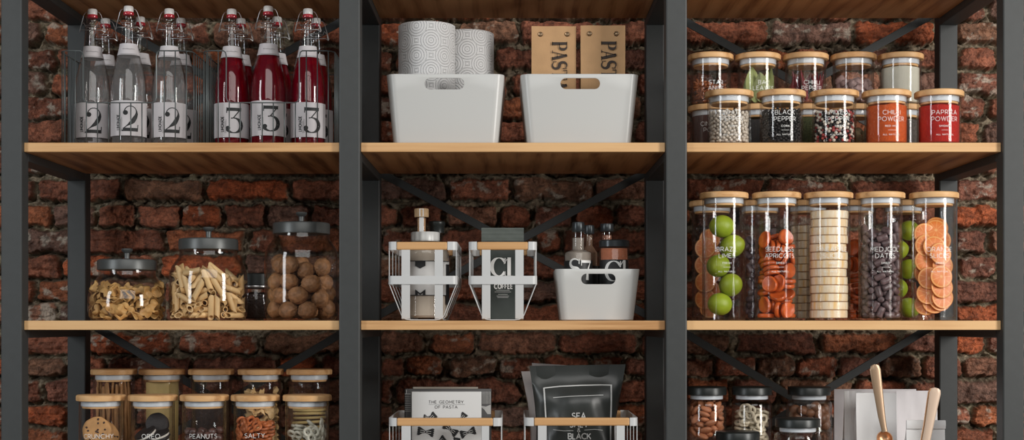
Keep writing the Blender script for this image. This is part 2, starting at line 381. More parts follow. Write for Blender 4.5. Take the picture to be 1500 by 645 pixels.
SIM = json.loads('''{"pretzel":[[214,125,922,56,26,68,-40],[225,-101,862,16,0,0,-99],[67,-337,924,72,-68,-13,1],[224,-106,931,0,10,99,0],[-49,-291,925,65,-68,17,31],[221,-112,1000,79,0,0,62],[221,110,1184,4,3,-91,-42],[-103,-99,921,92,-10,-17,-33],[192,-149,1130,68,8,7,-73],[-339,41,932,74,-11,-66,3],[-113,-81,988,47,-19,7,86],[237,-67,1220,46,6,9,-88],[-268,193,1241,44,22,-56,-67],[-119,-47,1050,11,-10,98,-16],[241,-58,1293,96,11,2,-25],[-76,-33,1216,37,-38,25,81],[-310,-146,1205,51,-64,20,-55],[242,-44,1367,10,-97,-23,-4],[-45,-243,1193,94,-7,-12,31],[243,-36,1440,1,-1,99,11],[35,-238,1381,5,-64,-68,-35],[245,-26,1513,21,1,-11,97],[-189,55,1227,76,-15,-57,-28],[-193,-230,1384,64,-3,69,35],[237,-60,1575,8,-60,79,8],[42,-343,1565,38,46,-54,59],[236,-71,1644,11,-96,26,2],[17,-277,1600,5,-14,69,71],[173,-71,1780,85,31,-2,42],[-60,-64,1458,52,75,38,18],[-117,-213,1720,21,-13,90,-35],[214,-133,1812,29,-72,-63,-10],[-245,-35,1474,37,88,26,14],[-163,-181,1763,26,89,-18,32],[218,-117,1907,77,30,-7,56],[-248,22,1524,61,-39,8,68],[-233,-81,1731,9,22,-34,-91],[-242,-51,1803,38,87,29,14],[-252,61,1856,13,-30,16,93],[-255,34,1956,93,-24,-23,17],[-8,250,1997,70,51,24,43],[-140,302,1868,45,75,-26,42],[75,-329,1893,39,43,-46,67],[247,231,1617,75,-36,54,13]],"almond":[[-128,15,1103,27,-68,54,-42],[237,-153,1025,25,-52,-71,-41],[23,-163,1034,64,-77,-5,1],[297,43,1071,80,-50,-25,-21],[-134,-258,1016,75,-48,-33,30],[-39,-298,1144,27,-55,31,-72],[-293,91,1121,39,81,30,-32],[118,-44,1105,41,-64,-35,55],[-281,-84,1109,86,-31,-8,40],[245,-180,1226,16,18,24,-94],[102,-213,1161,72,40,57,-8],[107,-86,1237,4,-5,-82,-57],[-160,-162,1139,32,41,72,45],[257,27,1184,18,32,-60,-71],[35,-299,1288,23,-68,-42,55],[287,30,1301,4,5,78,-62],[-316,9,1547,58,19,28,-74],[-234,-45,1254,39,29,-50,-72],[121,-70,1359,52,51,66,15],[109,-251,1427,2,3,-94,-34],[274,-122,1393,67,66,6,-34],[-283,27,1382,4,-12,-56,82],[-82,-23,1317,49,74,30,34],[-125,-209,1251,62,-55,53,-19],[-70,-222,1357,30,-24,-57,73],[203,-135,1514,27,-72,-48,43],[-105,-272,1486,58,29,-50,-57],[229,28,1456,27,-55,-45,65],[0,290,1646,58,-10,-15,79],[-15,-128,1461,4,55,-65,-53],[-123,-37,1515,19,-69,-54,44],[-227,-151,1380,6,37,0,93],[288,20,1581,56,-82,-10,-8],[-151,29,1617,20,45,-80,-35],[101,-57,1567,56,-82,-1,-11],[-252,-161,1558,48,2,40,-78],[217,110,1641,14,51,51,-68],[-246,84,1685,47,-75,-46,9],[-100,-138,1643,22,-28,92,-19],[193,-231,1637,45,63,-64,1],[61,22,1680,8,-21,65,72],[-34,-277,1584,25,63,50,55],[141,218,1688,37,10,51,-77],[38,-247,1686,67,-67,25,-16]],"penne":[[479,128,63,20,60,73,24],[103,-582,66,35,-6,15,-92],[-27,-176,66,45,-86,21,-11],[-398,42,66,97,15,-3,-17],[-675,-25,66,64,-33,31,-62],[566,364,63,52,-71,39,-28],[-508,211,66,8,-16,-88,45],[190,-679,215,59,-40,-58,-39],[340,-428,66,46,24,39,76],[254,486,64,91,28,9,28],[307,-634,215,27,65,27,-66],[43,-75,66,4,24,96,16],[-679,-55,291,11,73,-52,-43],[592,-327,66,73,-45,-27,44],[-115,240,63,31,-22,54,-75],[-500,-219,63,88,29,12,36],[51,-134,179,19,-11,-45,86],[-547,3,189,93,-35,5,-11],[317,-355,400,17,53,59,-58],[90,42,63,7,23,92,30],[-357,-414,63,76,55,20,27],[400,-134,63,46,-63,51,-37],[-546,-147,223,70,16,-69,-10],[-486,-248,185,97,0,0,23],[392,-376,171,34,44,69,46],[-539,89,276,53,-82,13,-14],[-60,-559,63,89,-29,-11,33],[429,-389,349,59,-34,54,-50],[-636,-299,459,54,-43,-60,-40],[167,-556,194,69,70,13,13],[-570,-413,389,26,68,20,-66],[309,277,108,10,57,-75,-32],[248,-422,269,85,-4,-45,-28],[393,-190,266,85,21,-4,-48],[549,-434,345,26,-56,-9,-78],[-680,-34,448,40,57,30,66],[-608,-88,816,43,-69,-9,57],[-439,-326,90,26,-89,-32,17],[-205,-371,864,37,-13,59,-71],[76,-288,209,3,-86,-22,-46],[684,150,223,10,-67,-33,-66],[-399,-473,195,26,49,42,72],[700,20,223,30,64,7,-70],[-153,-577,180,77,39,-46,-19],[574,-239,222,72,-30,-37,-50],[-97,-344,234,15,-29,-94,13],[543,-61,188,7,20,93,30],[-192,-426,227,38,-87,22,-24],[-689,15,687,62,33,23,-68],[-443,-416,384,75,-13,45,-46],[-304,-496,272,57,-17,-51,62],[201,-483,441,15,-63,-64,42],[551,415,706,27,-79,16,-53],[63,-544,321,0,70,71,2],[287,-589,884,52,-73,18,40],[125,-688,759,54,62,41,-40],[-18,-372,467,9,-48,-87,5],[339,-607,603,67,-53,30,43],[-332,-594,396,11,31,39,86],[244,-500,784,40,-4,-72,-56],[-54,-604,402,31,4,73,61],[552,98,433,20,-48,-80,30],[157,-395,567,1,37,93,3],[-81,-694,567,46,-23,74,42],[573,-236,442,28,-34,7,-89],[-220,-319,406,35,11,5,93],[546,-398,612,11,88,46,-8],[-77,-563,523,91,-31,-14,-24],[547,-122,494,92,-10,-38,-8],[-552,-41,940,12,96,-21,13],[396,556,896,32,-24,-91,9],[-344,-320,562,40,-10,1,-91],[-390,-162,582,32,-6,-1,-95],[39,-486,599,23,4,79,56],[-372,-138,709,4,3,70,-72],[477,-338,699,15,-70,47,-51],[-607,-290,734,70,48,-33,-42],[163,-424,910,20,93,21,-24],[-53,-547,675,23,0,96,19],[-299,-456,552,31,26,-73,-55],[-475,-514,846,16,-59,-38,-69],[701,-20,674,10,-70,-14,69],[-245,-629,959,11,-17,-50,84],[588,-181,717,10,-67,-72,13],[281,-414,978,25,24,-29,89],[88,693,906,22,-47,-41,-74],[-480,-290,799,2,-39,17,-90],[-244,393,928,55,-81,17,12],[424,-155,718,7,-48,-53,69],[-314,-626,664,78,-20,59,6],[554,90,806,87,27,23,35],[-456,48,903,35,65,-17,-65],[-83,-620,784,9,-87,-21,-44],[-150,-531,891,78,-31,-43,33],[-96,-483,776,94,-26,-18,15],[-489,-258,974,52,-50,2,69],[231,159,860,8,-99,-4,-13]],"anise":[[259,78,35,0,31,95,0],[-128,244,34,99,0,0,17],[-280,30,34,0,-51,86,0],[185,-190,34,0,31,-95,0],[10,13,66,8,-88,47,-10],[-86,-239,34,0,-11,-99,0],[280,-31,98,79,0,0,-61],[-259,-42,98,94,0,0,-34],[242,81,163,0,30,96,0],[-261,82,226,0,19,98,0],[211,-174,158,3,-83,-48,-26],[-273,-32,162,0,-6,100,0],[-273,-46,313,88,43,-8,19],[186,-202,287,3,68,68,27],[-241,171,449,7,-20,68,70],[113,-252,157,6,22,15,-96],[290,30,298,42,34,10,84],[-39,-254,159,84,3,-27,47],[185,-202,362,27,-68,68,-3],[212,177,403,12,96,-19,18],[-23,-271,236,23,-89,37,-14],[-34,-271,306,13,40,88,24],[77,261,403,96,-18,-12,19],[-249,-261,193,39,-13,-70,59],[16,-16,366,2,-44,84,31],[-147,320,391,0,33,-70,64],[-74,12,209,24,62,-48,-57],[-256,103,449,70,68,20,-7],[-15,275,521,5,88,-45,-15],[-243,-84,366,17,-33,-84,-40],[-140,-239,384,46,1,-14,88]],"tri":[[5,117,44,0,-44,-90,0],[230,27,44,70,0,0,71],[-506,-334,71,76,19,-3,-62],[-340,-369,45,0,-36,93,0],[418,-283,44,0,-100,9,0],[627,-249,44,0,-19,-98,0],[15,-443,44,0,57,82,0],[59,-674,44,2,-68,-73,1],[-405,239,82,19,51,-49,-68],[-243,-181,85,67,-58,46,-10],[44,-715,166,67,69,22,-17],[378,246,44,100,0,0,0],[-230,106,44,99,0,0,17],[-6,-586,150,49,66,50,26],[611,-287,128,0,73,-68,0],[40,-242,92,9,21,46,-86],[666,-86,91,78,-40,0,48],[-667,52,44,49,0,0,-87],[272,-616,71,98,-16,11,-5],[-542,-381,179,63,-67,-23,32],[-261,-622,44,90,0,0,-45],[506,56,44,36,0,0,-93],[-594,-135,44,93,0,0,-36],[532,-483,134,70,-42,-57,-12],[-312,-523,114,31,87,38,8],[115,479,635,16,-42,82,-36],[-508,-449,450,25,-75,35,-50],[189,-577,164,12,69,70,-12],[-666,68,174,29,-94,-2,20],[-109,-455,110,10,92,-1,39],[370,-478,44,0,-89,-45,0],[624,346,687,31,35,61,64],[332,-500,138,72,-4,-4,-69],[701,97,158,53,-34,-63,46],[-620,-273,145,90,-37,-12,20],[462,-486,261,4,-91,-3,-40],[649,-302,267,64,51,51,25],[152,-597,260,6,35,92,-16],[-596,-324,368,35,-40,-52,-67],[-137,-568,189,20,25,-44,84],[385,-550,294,44,38,-15,-80],[218,-79,546,23,-68,21,-66],[605,-75,218,19,47,85,13],[-148,-661,208,50,-76,-40,-10],[390,-317,268,43,-24,28,82],[-660,-151,191,21,38,81,-40],[-463,-499,176,49,79,33,17],[181,-609,568,23,51,82,-13],[588,-243,399,83,-50,1,24],[-350,-438,256,27,-15,-95,-1],[-5,-621,486,45,68,-26,-52],[660,-279,568,39,-69,-8,60],[-483,66,686,56,-57,-58,14],[-354,-574,332,20,-85,-47,10],[85,-603,391,64,1,-73,23],[-645,155,313,27,38,-87,-16],[-24,-663,358,76,-4,-6,65],[258,-402,269,41,-57,46,-55],[525,-490,526,8,47,-51,-71],[305,194,571,37,-38,81,24],[-123,-497,335,12,-42,-90,-4],[-332,125,561,50,38,-74,22],[-267,-619,378,81,21,9,54],[256,-509,383,8,-2,-97,-23],[428,-39,616,62,-23,20,-72],[-118,-664,439,94,-1,-1,-35],[191,-656,453,31,-68,5,-66],[-648,-111,406,40,-24,-45,76],[-247,-318,402,23,59,62,-48],[459,-354,370,92,21,30,-14],[-684,-212,502,38,48,53,58],[349,-491,472,32,14,-19,92],[678,46,392,50,-72,42,24],[-228,-540,477,63,-7,14,-76],[128,-403,569,13,-84,28,45],[-433,-90,613,46,81,-22,-28],[-593,-403,666,70,32,-64,6],[269,-626,460,29,73,-7,-62],[-506,-186,573,6,-59,-78,21],[-113,-620,573,44,-58,-29,62],[14,-378,552,35,47,-20,79],[610,106,556,61,-15,44,-65],[-237,-234,545,26,-26,61,-70],[473,-338,486,21,16,-92,-30],[36,-147,627,15,22,94,-21],[670,-116,554,70,-48,-17,-51],[-617,57,498,1,75,65,15],[-263,-615,566,83,13,8,53],[-470,-349,596,72,-18,25,-62],[675,-42,605,36,78,36,-36],[-94,-509,622,87,-48,10,-3],[-613,41,584,73,15,-2,-67],[-395,-494,506,53,-33,76,-21],[351,-517,554,12,-71,66,21],[-294,-81,590,53,-55,1,-64],[647,193,656,72,-43,39,39],[-151,-57,657,17,-7,6,98],[-664,-75,647,99,3,-10,5]],"chunk":[[47,14,70,33,45,67,49],[221,36,87,94,8,19,27],[159,260,73,25,22,-61,-71],[-77,317,71,13,-9,58,-80],[-185,-55,71,79,-58,-13,17],[-115,-289,79,27,23,-79,-51],[176,-257,70,59,-43,41,-55],[309,110,196,25,9,-46,85],[-242,222,85,15,50,-26,-81],[4,-166,85,29,-53,-17,78],[44,-323,133,33,-39,71,48],[-60,150,88,47,-77,-26,-33],[-321,68,85,48,-78,28,30],[-266,-212,96,84,-26,-16,-44],[148,-108,152,74,67,2,3],[-140,-147,183,32,-37,-87,2],[320,-87,96,4,73,47,-50],[-88,-304,233,58,67,44,-15],[26,-179,238,64,54,-34,-42],[-54,-15,177,71,-54,13,-43],[327,8,326,51,75,-18,38],[9,339,455,92,18,-34,2],[-309,-62,182,53,77,8,33],[-233,-234,285,21,75,-57,25],[190,-266,209,19,-33,75,-53],[-192,-14,424,86,10,-30,-40],[-296,57,307,31,47,45,70],[47,-320,306,45,89,2,-5],[122,-149,339,74,-56,2,38],[1,-31,406,26,-9,95,-17],[195,-9,414,45,43,-70,36],[228,218,455,67,71,-13,15],[-314,-91,346,74,-4,66,-16],[-109,-148,350,16,95,-20,-17],[211,-267,369,34,-42,-31,-78],[7,-158,474,44,-8,77,-46],[298,-139,270,38,-6,89,26],[94,107,467,62,-19,-44,62],[-327,61,506,48,26,4,-84],[-242,-214,442,66,67,-32,-10],[55,-318,450,12,-18,88,-43],[309,-113,432,8,59,-61,-52],[-114,117,494,33,-17,72,58],[318,68,482,9,58,-51,64],[155,266,563,61,47,-54,-35],[-145,292,514,6,-14,77,62],[-304,-87,528,92,-17,-36,-2],[-107,-310,398,0,-54,-82,21]],"apricot":[[233,30,55,0,20,98,0],[-45,230,54,100,0,0,6],[184,-266,173,12,30,-64,-70],[233,33,158,56,0,0,-83],[-229,-65,55,0,0,-100,0],[-2,-229,176,28,-48,55,-63],[236,38,262,0,95,-32,0],[-47,230,158,0,-33,94,0],[-54,-106,280,58,-10,72,-37],[181,151,366,87,0,-1,-50],[-278,-164,278,65,10,-70,27],[135,196,469,1,42,91,0],[-199,123,366,3,26,96,7],[-191,-259,716,66,-63,41,-4],[192,-126,493,32,-94,5,-10],[-147,174,533,24,-17,-15,94],[-16,-254,741,73,44,-50,15],[-15,-242,479,8,-54,-77,-33],[232,-220,999,67,54,50,4],[194,-131,682,3,-44,-89,-6],[-230,14,577,90,17,-15,-36],[-128,-188,940,6,6,-13,-99],[200,-119,788,44,3,-6,89],[-215,70,765,94,-5,8,31],[-154,-173,1041,73,-14,3,67],[184,135,854,29,82,-44,22],[-175,160,854,8,97,-24,-4],[-192,-134,1133,13,99,6,6],[187,135,997,32,75,55,-17],[-165,170,957,72,-1,9,68],[-181,171,1222,64,66,-25,29],[147,178,1094,27,58,73,-25],[-78,312,1190,45,60,-42,51],[111,-199,1259,84,-1,-51,15],[312,-11,1279,75,23,57,26],[90,219,1353,79,-7,22,-57],[-224,-63,1219,8,10,98,-12],[229,16,1487,3,-15,4,99],[-203,53,1432,61,65,-31,32],[33,-236,1378,55,-39,72,-18],[167,22,1577,15,28,95,0],[-206,246,1582,7,-38,55,-74],[-63,-179,1482,62,-26,-52,52],[148,15,1681,94,-8,-13,30],[126,272,1602,57,72,20,-35],[-170,-184,1495,39,-72,38,-44],[-98,49,1712,39,-15,-2,91],[-201,127,1839,78,-4,-1,-62],[-280,-147,1660,73,8,-63,26],[228,20,1814,15,39,91,2],[145,-282,1704,74,48,43,-18],[226,16,1922,75,7,-14,-64],[-45,229,2034,96,-3,4,27],[-16,-234,1878,44,-19,-8,88],[228,10,2033,50,11,-11,-85],[67,222,2132,4,31,-95,2],[-113,-200,1948,21,-3,98,-2],[155,-113,2155,86,21,-20,-43],[-233,61,2283,28,-30,-9,91],[-213,-84,2014,43,18,-11,-88],[49,-229,2186,4,85,44,29],[59,225,2237,92,-4,1,-39],[-232,35,2135,4,24,2,-97],[-38,-227,2257,20,43,86,21],[228,47,2342,41,-4,-1,-91],[-86,55,2469,16,-44,9,-88],[122,-198,2489,22,-92,32,10],[202,117,2445,59,-4,0,-81],[-206,-217,2395,46,-18,81,32]],"nut":[[317,-33,859,64,-55,-34,41],[291,133,898,11,-42,-76,48],[-184,-16,887,61,-1,-42,67],[-105,-176,904,69,-66,-3,29],[150,-85,858,72,-16,45,-51],[178,83,1006,57,20,44,67],[-267,-187,858,6,-11,-79,-60],[7,-180,1015,43,-51,72,-20],[-9,-331,894,70,-21,-47,50],[-204,-254,1003,76,-13,33,55],[143,-241,911,9,65,-37,-66],[-109,-42,1029,59,34,57,-47],[291,-159,967,36,82,34,-30],[-320,84,1017,25,0,-86,44],[-64,-320,1058,83,-44,-10,32],[107,-308,1052,21,-55,7,80],[-310,-98,984,66,57,22,-43],[-272,-186,1136,30,-83,14,45],[130,-306,1211,32,-55,-46,62],[-110,-152,1152,80,-47,-38,-5],[231,-220,1103,34,25,-54,-73],[-319,-17,1144,43,-27,61,-60],[-39,-284,1233,17,-4,16,97],[76,-310,1360,60,-70,-38,-8],[332,17,1012,8,-19,-70,-68],[-192,80,1133,81,-5,-39,-44],[-308,-104,1280,67,-50,-23,-50],[-38,-110,1286,65,20,-61,41],[-46,17,1179,10,23,-96,15],[309,74,1161,76,-28,56,-18],[318,-9,1296,64,9,-76,3],[-304,92,1264,54,48,27,64],[-190,-266,1282,80,-9,20,-55],[195,-163,1272,90,16,-26,32],[69,-151,1162,43,-58,-30,61],[312,-90,1147,91,15,-37,-12],[-45,169,1248,55,-8,82,17]],"walnut":[[197,-501,172,48,18,60,61],[-39,200,177,75,17,64,9],[-206,-499,173,21,53,-57,-59],[4,-538,480,79,25,-56,-6],[-473,193,175,8,75,21,62],[-367,-396,478,50,21,-56,-62],[542,-28,204,6,-82,55,15],[122,526,188,71,23,-36,-56],[-192,-474,776,37,-5,-62,69],[407,307,175,31,-77,-9,-54],[163,201,474,7,-49,-39,78],[-169,-132,189,42,-86,-28,0],[186,-95,196,55,31,-19,-75],[-515,-160,204,76,15,5,63],[-191,-508,1117,63,-22,-74,7],[524,139,532,59,-74,-33,3],[-541,64,510,45,33,-65,52],[-402,-180,1107,53,-60,-15,57],[434,-316,419,0,60,-78,-17],[-490,144,843,78,43,42,15],[-198,31,485,89,39,-20,13],[-488,-211,772,77,24,57,-15],[-478,181,1194,27,-47,62,-56],[108,-182,551,64,56,-42,-31],[272,-465,731,6,-66,-29,69],[487,-163,748,2,78,-15,-61],[-140,-103,857,68,20,19,69],[127,-321,1004,54,-17,67,48],[218,56,877,10,-10,-75,65],[-66,238,764,68,9,21,-69],[-21,141,1127,57,-64,-36,-37],[472,-239,1085,50,-31,47,66]],"lotus":[[116,-161,855,96,16,16,-17],[-190,10,870,7,-99,-12,5],[-190,21,926,65,9,-1,76],[-189,18,980,98,5,7,-16],[136,-147,916,19,-97,-2,12],[146,-135,978,10,11,-97,-20],[-188,14,1034,54,9,-2,84],[257,151,1010,61,16,-75,19],[-187,21,1144,100,6,6,-1],[76,176,1245,3,-83,56,8],[-189,14,1089,3,41,-91,-8],[141,-139,1038,19,-39,-89,-12],[-186,28,1200,80,1,9,-59],[128,-153,1096,96,21,9,17],[-158,104,1313,74,15,10,-65],[-191,8,1332,5,-10,98,18],[70,-186,1158,30,-6,22,-93],[-152,-115,1345,12,-55,82,14],[101,-174,1214,15,-12,-97,-17],[-99,-166,1387,92,18,4,-36],[149,-265,1387,42,-65,29,56],[-152,-255,1575,34,-53,-34,-70],[194,0,1310,2,-91,-38,15],[-124,-211,1592,64,-63,-3,-43],[181,59,1366,76,6,13,63],[192,14,1479,12,-37,-92,9],[187,42,1422,80,-11,9,-59],[-173,83,1475,13,90,43,-2],[189,24,1535,64,9,12,75],[-162,100,1583,99,-13,-3,11],[189,-20,1595,73,7,13,66],[-28,-225,1719,53,46,-69,20],[194,8,1648,2,-92,-37,15],[-168,89,1530,98,-12,-6,-14],[193,14,1704,5,98,-10,-14],[190,7,1818,13,-24,-96,7],[-164,94,1752,54,-10,8,83],[192,-21,1876,32,-15,1,-94],[-164,97,1640,7,77,-62,11],[172,-81,1942,2,-92,-36,15],[-163,95,1696,13,95,27,1],[192,15,1760,3,-90,-41,14],[-165,92,1865,13,95,28,1],[177,-74,2124,36,82,-39,18],[-168,93,1808,62,-4,-12,-78],[124,-168,2146,91,-41,2,7],[-213,214,2046,40,75,-10,52],[-96,226,2190,65,59,46,8],[154,128,1978,91,-42,1,5],[128,158,2243,55,-22,-24,-77],[28,-208,1892,81,-51,22,-18],[-201,-6,2138,0,-33,37,87],[-176,-19,1983,19,97,15,10],[122,163,2171,37,-9,31,87],[-135,-265,2050,37,53,36,-68],[3,-217,1803,15,-40,-39,-81]],"date":[[295,34,67,2,9,-98,-19],[-243,228,67,90,18,8,39],[-182,-221,67,21,14,-54,-81],[268,-103,67,5,-8,83,-55],[-291,53,137,76,-65,9,-2],[-281,-66,67,2,10,98,19],[243,156,67,98,19,2,9],[107,-315,67,16,-3,19,-97],[-102,117,67,93,-19,6,-31],[202,22,197,12,-65,-73,14],[35,-66,67,97,-19,-3,16],[-307,-126,188,2,-57,-75,-34],[279,-187,181,1,83,35,42],[42,335,125,19,38,48,-77],[51,-198,67,14,9,-55,-82],[330,41,197,73,15,-13,-65],[-76,-335,126,26,78,-22,53],[178,-225,271,20,-20,-51,81],[-170,-297,241,9,-56,-7,82],[308,131,350,47,-35,-2,81],[202,-24,327,16,-72,66,-15],[77,-65,242,69,-20,67,18],[341,-61,369,62,34,-62,34],[66,-331,254,78,47,39,-15],[-333,33,315,57,-38,0,-73],[-34,-157,260,30,-74,60,6],[46,-89,459,14,80,55,-17],[9,57,292,77,-50,-37,-16],[253,-217,410,8,-41,89,-18],[-188,-9,573,54,36,70,-29],[-62,-293,391,47,42,-53,-56],[102,-325,467,33,77,-15,52],[-216,-189,311,90,42,-5,14],[-97,-79,486,39,28,12,-87],[-230,-214,448,11,-38,-76,51],[183,-105,480,63,-52,-24,52],[-118,-322,558,60,16,-74,26],[322,12,540,66,11,-19,-71],[-333,-29,512,36,65,-67,2],[137,82,463,2,41,-10,-91],[-329,38,623,3,75,58,-32],[-208,-202,587,45,18,-26,-84],[74,-90,599,16,70,-69,4],[-64,-79,703,16,-23,-70,-66],[59,-328,653,57,79,-4,22],[255,-213,580,30,85,44,-5],[-24,-227,546,29,9,-26,92],[210,19,629,19,72,64,22],[-319,-109,716,10,63,31,70],[-333,84,811,74,-2,-65,17],[193,-210,732,52,61,-53,-27],[331,-38,675,38,54,-65,-38],[-17,-64,900,50,54,56,-38],[-220,-240,761,62,57,10,-53],[293,24,800,10,39,91,12],[32,-332,783,23,95,1,21],[-134,1,907,42,44,-71,-36],[-6,-205,744,29,14,72,-62],[-90,-322,873,53,80,-24,13],[180,-230,870,70,-58,17,-37],[-54,-195,873,20,-29,19,91],[289,159,893,73,-45,14,-50],[-339,-17,1308,56,-40,23,68],[-317,-108,921,54,-30,-71,34],[256,-127,823,88,18,5,-43],[-192,-211,949,43,-48,48,-60],[109,10,885,58,36,68,27],[-279,68,997,0,-96,21,17],[287,172,1465,64,54,0,-55],[-251,-104,1061,2,26,-96,-10],[319,-83,946,26,-55,71,-36],[-287,7,1125,17,14,16,-96],[54,7,1110,43,-38,80,19],[-247,-235,1133,27,49,-9,82],[254,16,1042,92,-20,-20,-29],[77,-276,965,31,-69,-65,11],[313,128,1098,36,52,70,-32],[33,-296,1092,67,-5,-13,73],[160,-79,1076,4,82,25,52],[-85,-278,1023,65,-19,19,-71],[183,-230,1081,21,-53,-64,-51],[-77,-144,1149,13,-4,-7,-99],[306,-161,1125,47,53,47,-53],[166,-292,1231,84,-41,-35,7],[-89,-322,1178,2,27,48,-83],[-14,-70,1278,10,9,-47,-87],[-164,-248,1274,88,-3,-8,47],[269,-31,1234,65,74,16,-4],[91,-185,1235,77,58,15,23],[-244,-101,1270,39,53,-75,12],[278,85,1294,74,-66,3,13],[-83,-322,1381,81,56,2,-16],[317,-98,1337,42,67,34,51],[-311,133,1416,28,73,18,60],[51,-223,1366,82,55,-9,-9],[27,-82,1408,8,5,48,87],[-279,-184,1426,69,50,4,-53],[-284,-42,1556,30,-10,90,29],[-173,-284,1535,80,-53,24,-17],[-152,-107,1450,31,-65,9,69],[202,-80,1407,6,77,60,21],[335,-67,1802,8,-69,9,-72],[14,-213,1494,11,5,55,83],[213,-271,1451,25,-71,14,64],[35,-117,1580,18,98,-3,-6],[-309,-134,1666,16,-56,-70,-40],[247,-143,1521,4,-7,-43,-90],[54,-322,1584,8,17,19,-96],[151,51,1530,39,-45,40,-70],[-41,-332,1686,96,21,-19,-2],[332,47,1534,56,38,-3,74],[-133,-131,1663,46,60,11,65],[-6,-207,1721,13,-27,-50,-82],[299,-171,1702,38,-65,21,63],[-285,41,1682,68,62,-35,16],[-335,-32,1871,7,66,30,68],[121,9,1686,26,-63,-54,49],[25,188,1777,10,-40,-78,-47],[69,-280,1838,19,48,65,55],[210,-268,1674,59,-23,-67,-40],[-154,171,1809,66,-47,-7,-58],[-245,-230,1750,29,40,10,86],[132,-126,1822,79,7,30,-53],[-311,137,1789,61,-21,-56,-52],[-54,-3,1772,6,7,74,67],[267,-217,1910,23,-61,-12,-75]]}''')

# ------------------------------------------------------------------ the setting: old brick wall and floor
YW = 3.575
def vnoise(x, y, seed):
    xi = np.floor(x).astype(np.int64); yi = np.floor(y).astype(np.int64); fx = x - xi; fy = y - yi
    fx = fx * fx * (3 - 2 * fx); fy = fy * fy * (3 - 2 * fy)
    def h(a, b):
        n = (a * 374761393 + b * 668265263 + seed * 1442695041) & 0xffffffff
        n = ((n ^ (n >> 13)) * 1274126177) & 0xffffffff
        return ((n ^ (n >> 16)) & 0xffff) / 65535.0
    return (h(xi, yi) * (1 - fx) + h(xi + 1, yi) * fx) * (1 - fy) + (h(xi, yi + 1) * (1 - fx) + h(xi + 1, yi + 1) * fx) * fy
def fbm(x, y, seed, o=4):
    s = 0; a = .5; t = 0
    for k in range(o): s = s + a * vnoise(x * 2 ** k, y * 2 ** k, seed + k * 17); t += a; a *= .5
    return s / t
ROWS = [(-45, -12), (-7, 26), (32, 62), (72, 99), (107, 137), (143, 171), (178, 208), (218, 253), (264, 292), (302, 331), (338, 369), (376, 405), (412, 441), (448, 472), (490, 517), (525, 551), (558, 590), (596, 624), (631, 662), (668, 700)]
KNOWN = {1: [(-30, 29), (35, 118), (1452, 1530)],
 2: [(-30, 0), (6, 56), (66, 128), (311, 402), (430, 520), (556, 656), (671, 759), (764, 868), (874, 952), (1002, 1126), (1133, 1248), (1255, 1369), (1376, 1396), (1403, 1500)],
 3: [(3, 82), (88, 150), (640, 718), (727, 790), (1000, 1058), (1102, 1158), (1165, 1217), (1225, 1300), (1408, 1462), (1472, 1530)],
 4: [(-10, 68), (75, 120), (1403, 1500)], 5: [(28, 110), (1398, 1444), (1451, 1520)], 6: [(20, 95), (102, 180), (1400, 1436), (1446, 1530)],
 7: [(-20, 62), (70, 140)],
 8: [(-30, 1), (6, 50), (56, 173), (179, 297), (304, 419), (428, 512), (520, 550), (556, 651), (659, 746), (752, 871), (877, 946), (953, 1000), (1006, 1118), (1126, 1238), (1246, 1375), (1398, 1500)],
 9: [(-20, 74), (79, 136), (143, 196), (204, 261), (265, 320), (328, 385), (392, 449), (456, 520), (526, 579), (586, 648), (655, 727), (734, 776), (784, 838), (845, 896), (902, 946), (1385, 1463), (1470, 1520)],
 10: [(-40, 22), (30, 120), (127, 236), (243, 356), (367, 402), (409, 500), (560, 640), (648, 716), (724, 778), (786, 818), (824, 950), (1400, 1446), (1453, 1520)],
 11: [(5, 85), (92, 160), (1408, 1462)], 12: [(-30, 48), (57, 110), (1395, 1500)], 13: [(-20, 82), (88, 130), (1403, 1500)],
 14: [(-30, -4), (2, 121), (129, 249), (262, 376), (388, 498), (506, 548), (555, 619), (630, 693), (702, 815), (820, 934), (942, 990), (997, 1065), (1080, 1193), (1205, 1314), (1322, 1390), (1397, 1441), (1449, 1520)],
 15: [(-10, 32), (39, 95), (102, 152), (470, 548), (556, 591), (596, 645), (655, 725), (733, 791), (796, 862), (868, 912), (920, 966), (975, 1043), (1048, 1106), (1110, 1166), (1170, 1225), (1231, 1290), (1296, 1348), (1353, 1409), (1414, 1480)],
 16: [(-30, 56), (66, 110), (560, 573), (580, 760), (1400, 1510)], 17: [(38, 95), (102, 190), (1385, 1419), (1425, 1500)]}
def brick_rows():
    rnd = random.Random(5); rows = []
    tb = list(ROWS); b = 706
    while b < 1400: tb.append((b, b + 29)); b += 36
    t = -52
    while t > -600: tb.insert(0, (t - 29, t)); t -= 36
    k0 = tb.index(ROWS[0])
    for i, (a, c) in enumerate(tb):
        kn = sorted(KNOWN.get(i - k0, [])); out = []; x = -440 - rnd.random() * 100
        def fill(x, lim):
            while x < lim - 24:
                w = rnd.choice((58, 62, 105, 112, 118, 100, 66)); e = x + w
                if e > lim - 26: e = lim - 8
                if lim - e < 45: e = lim - 8
                out.append((x, e)); x = e + rnd.uniform(6, 10)
        for (p, q) in kn: fill(x, p); out.append((p, q)); x = q + 7
        fill(x, 1960); rows.append((a, c, out))
    return rows
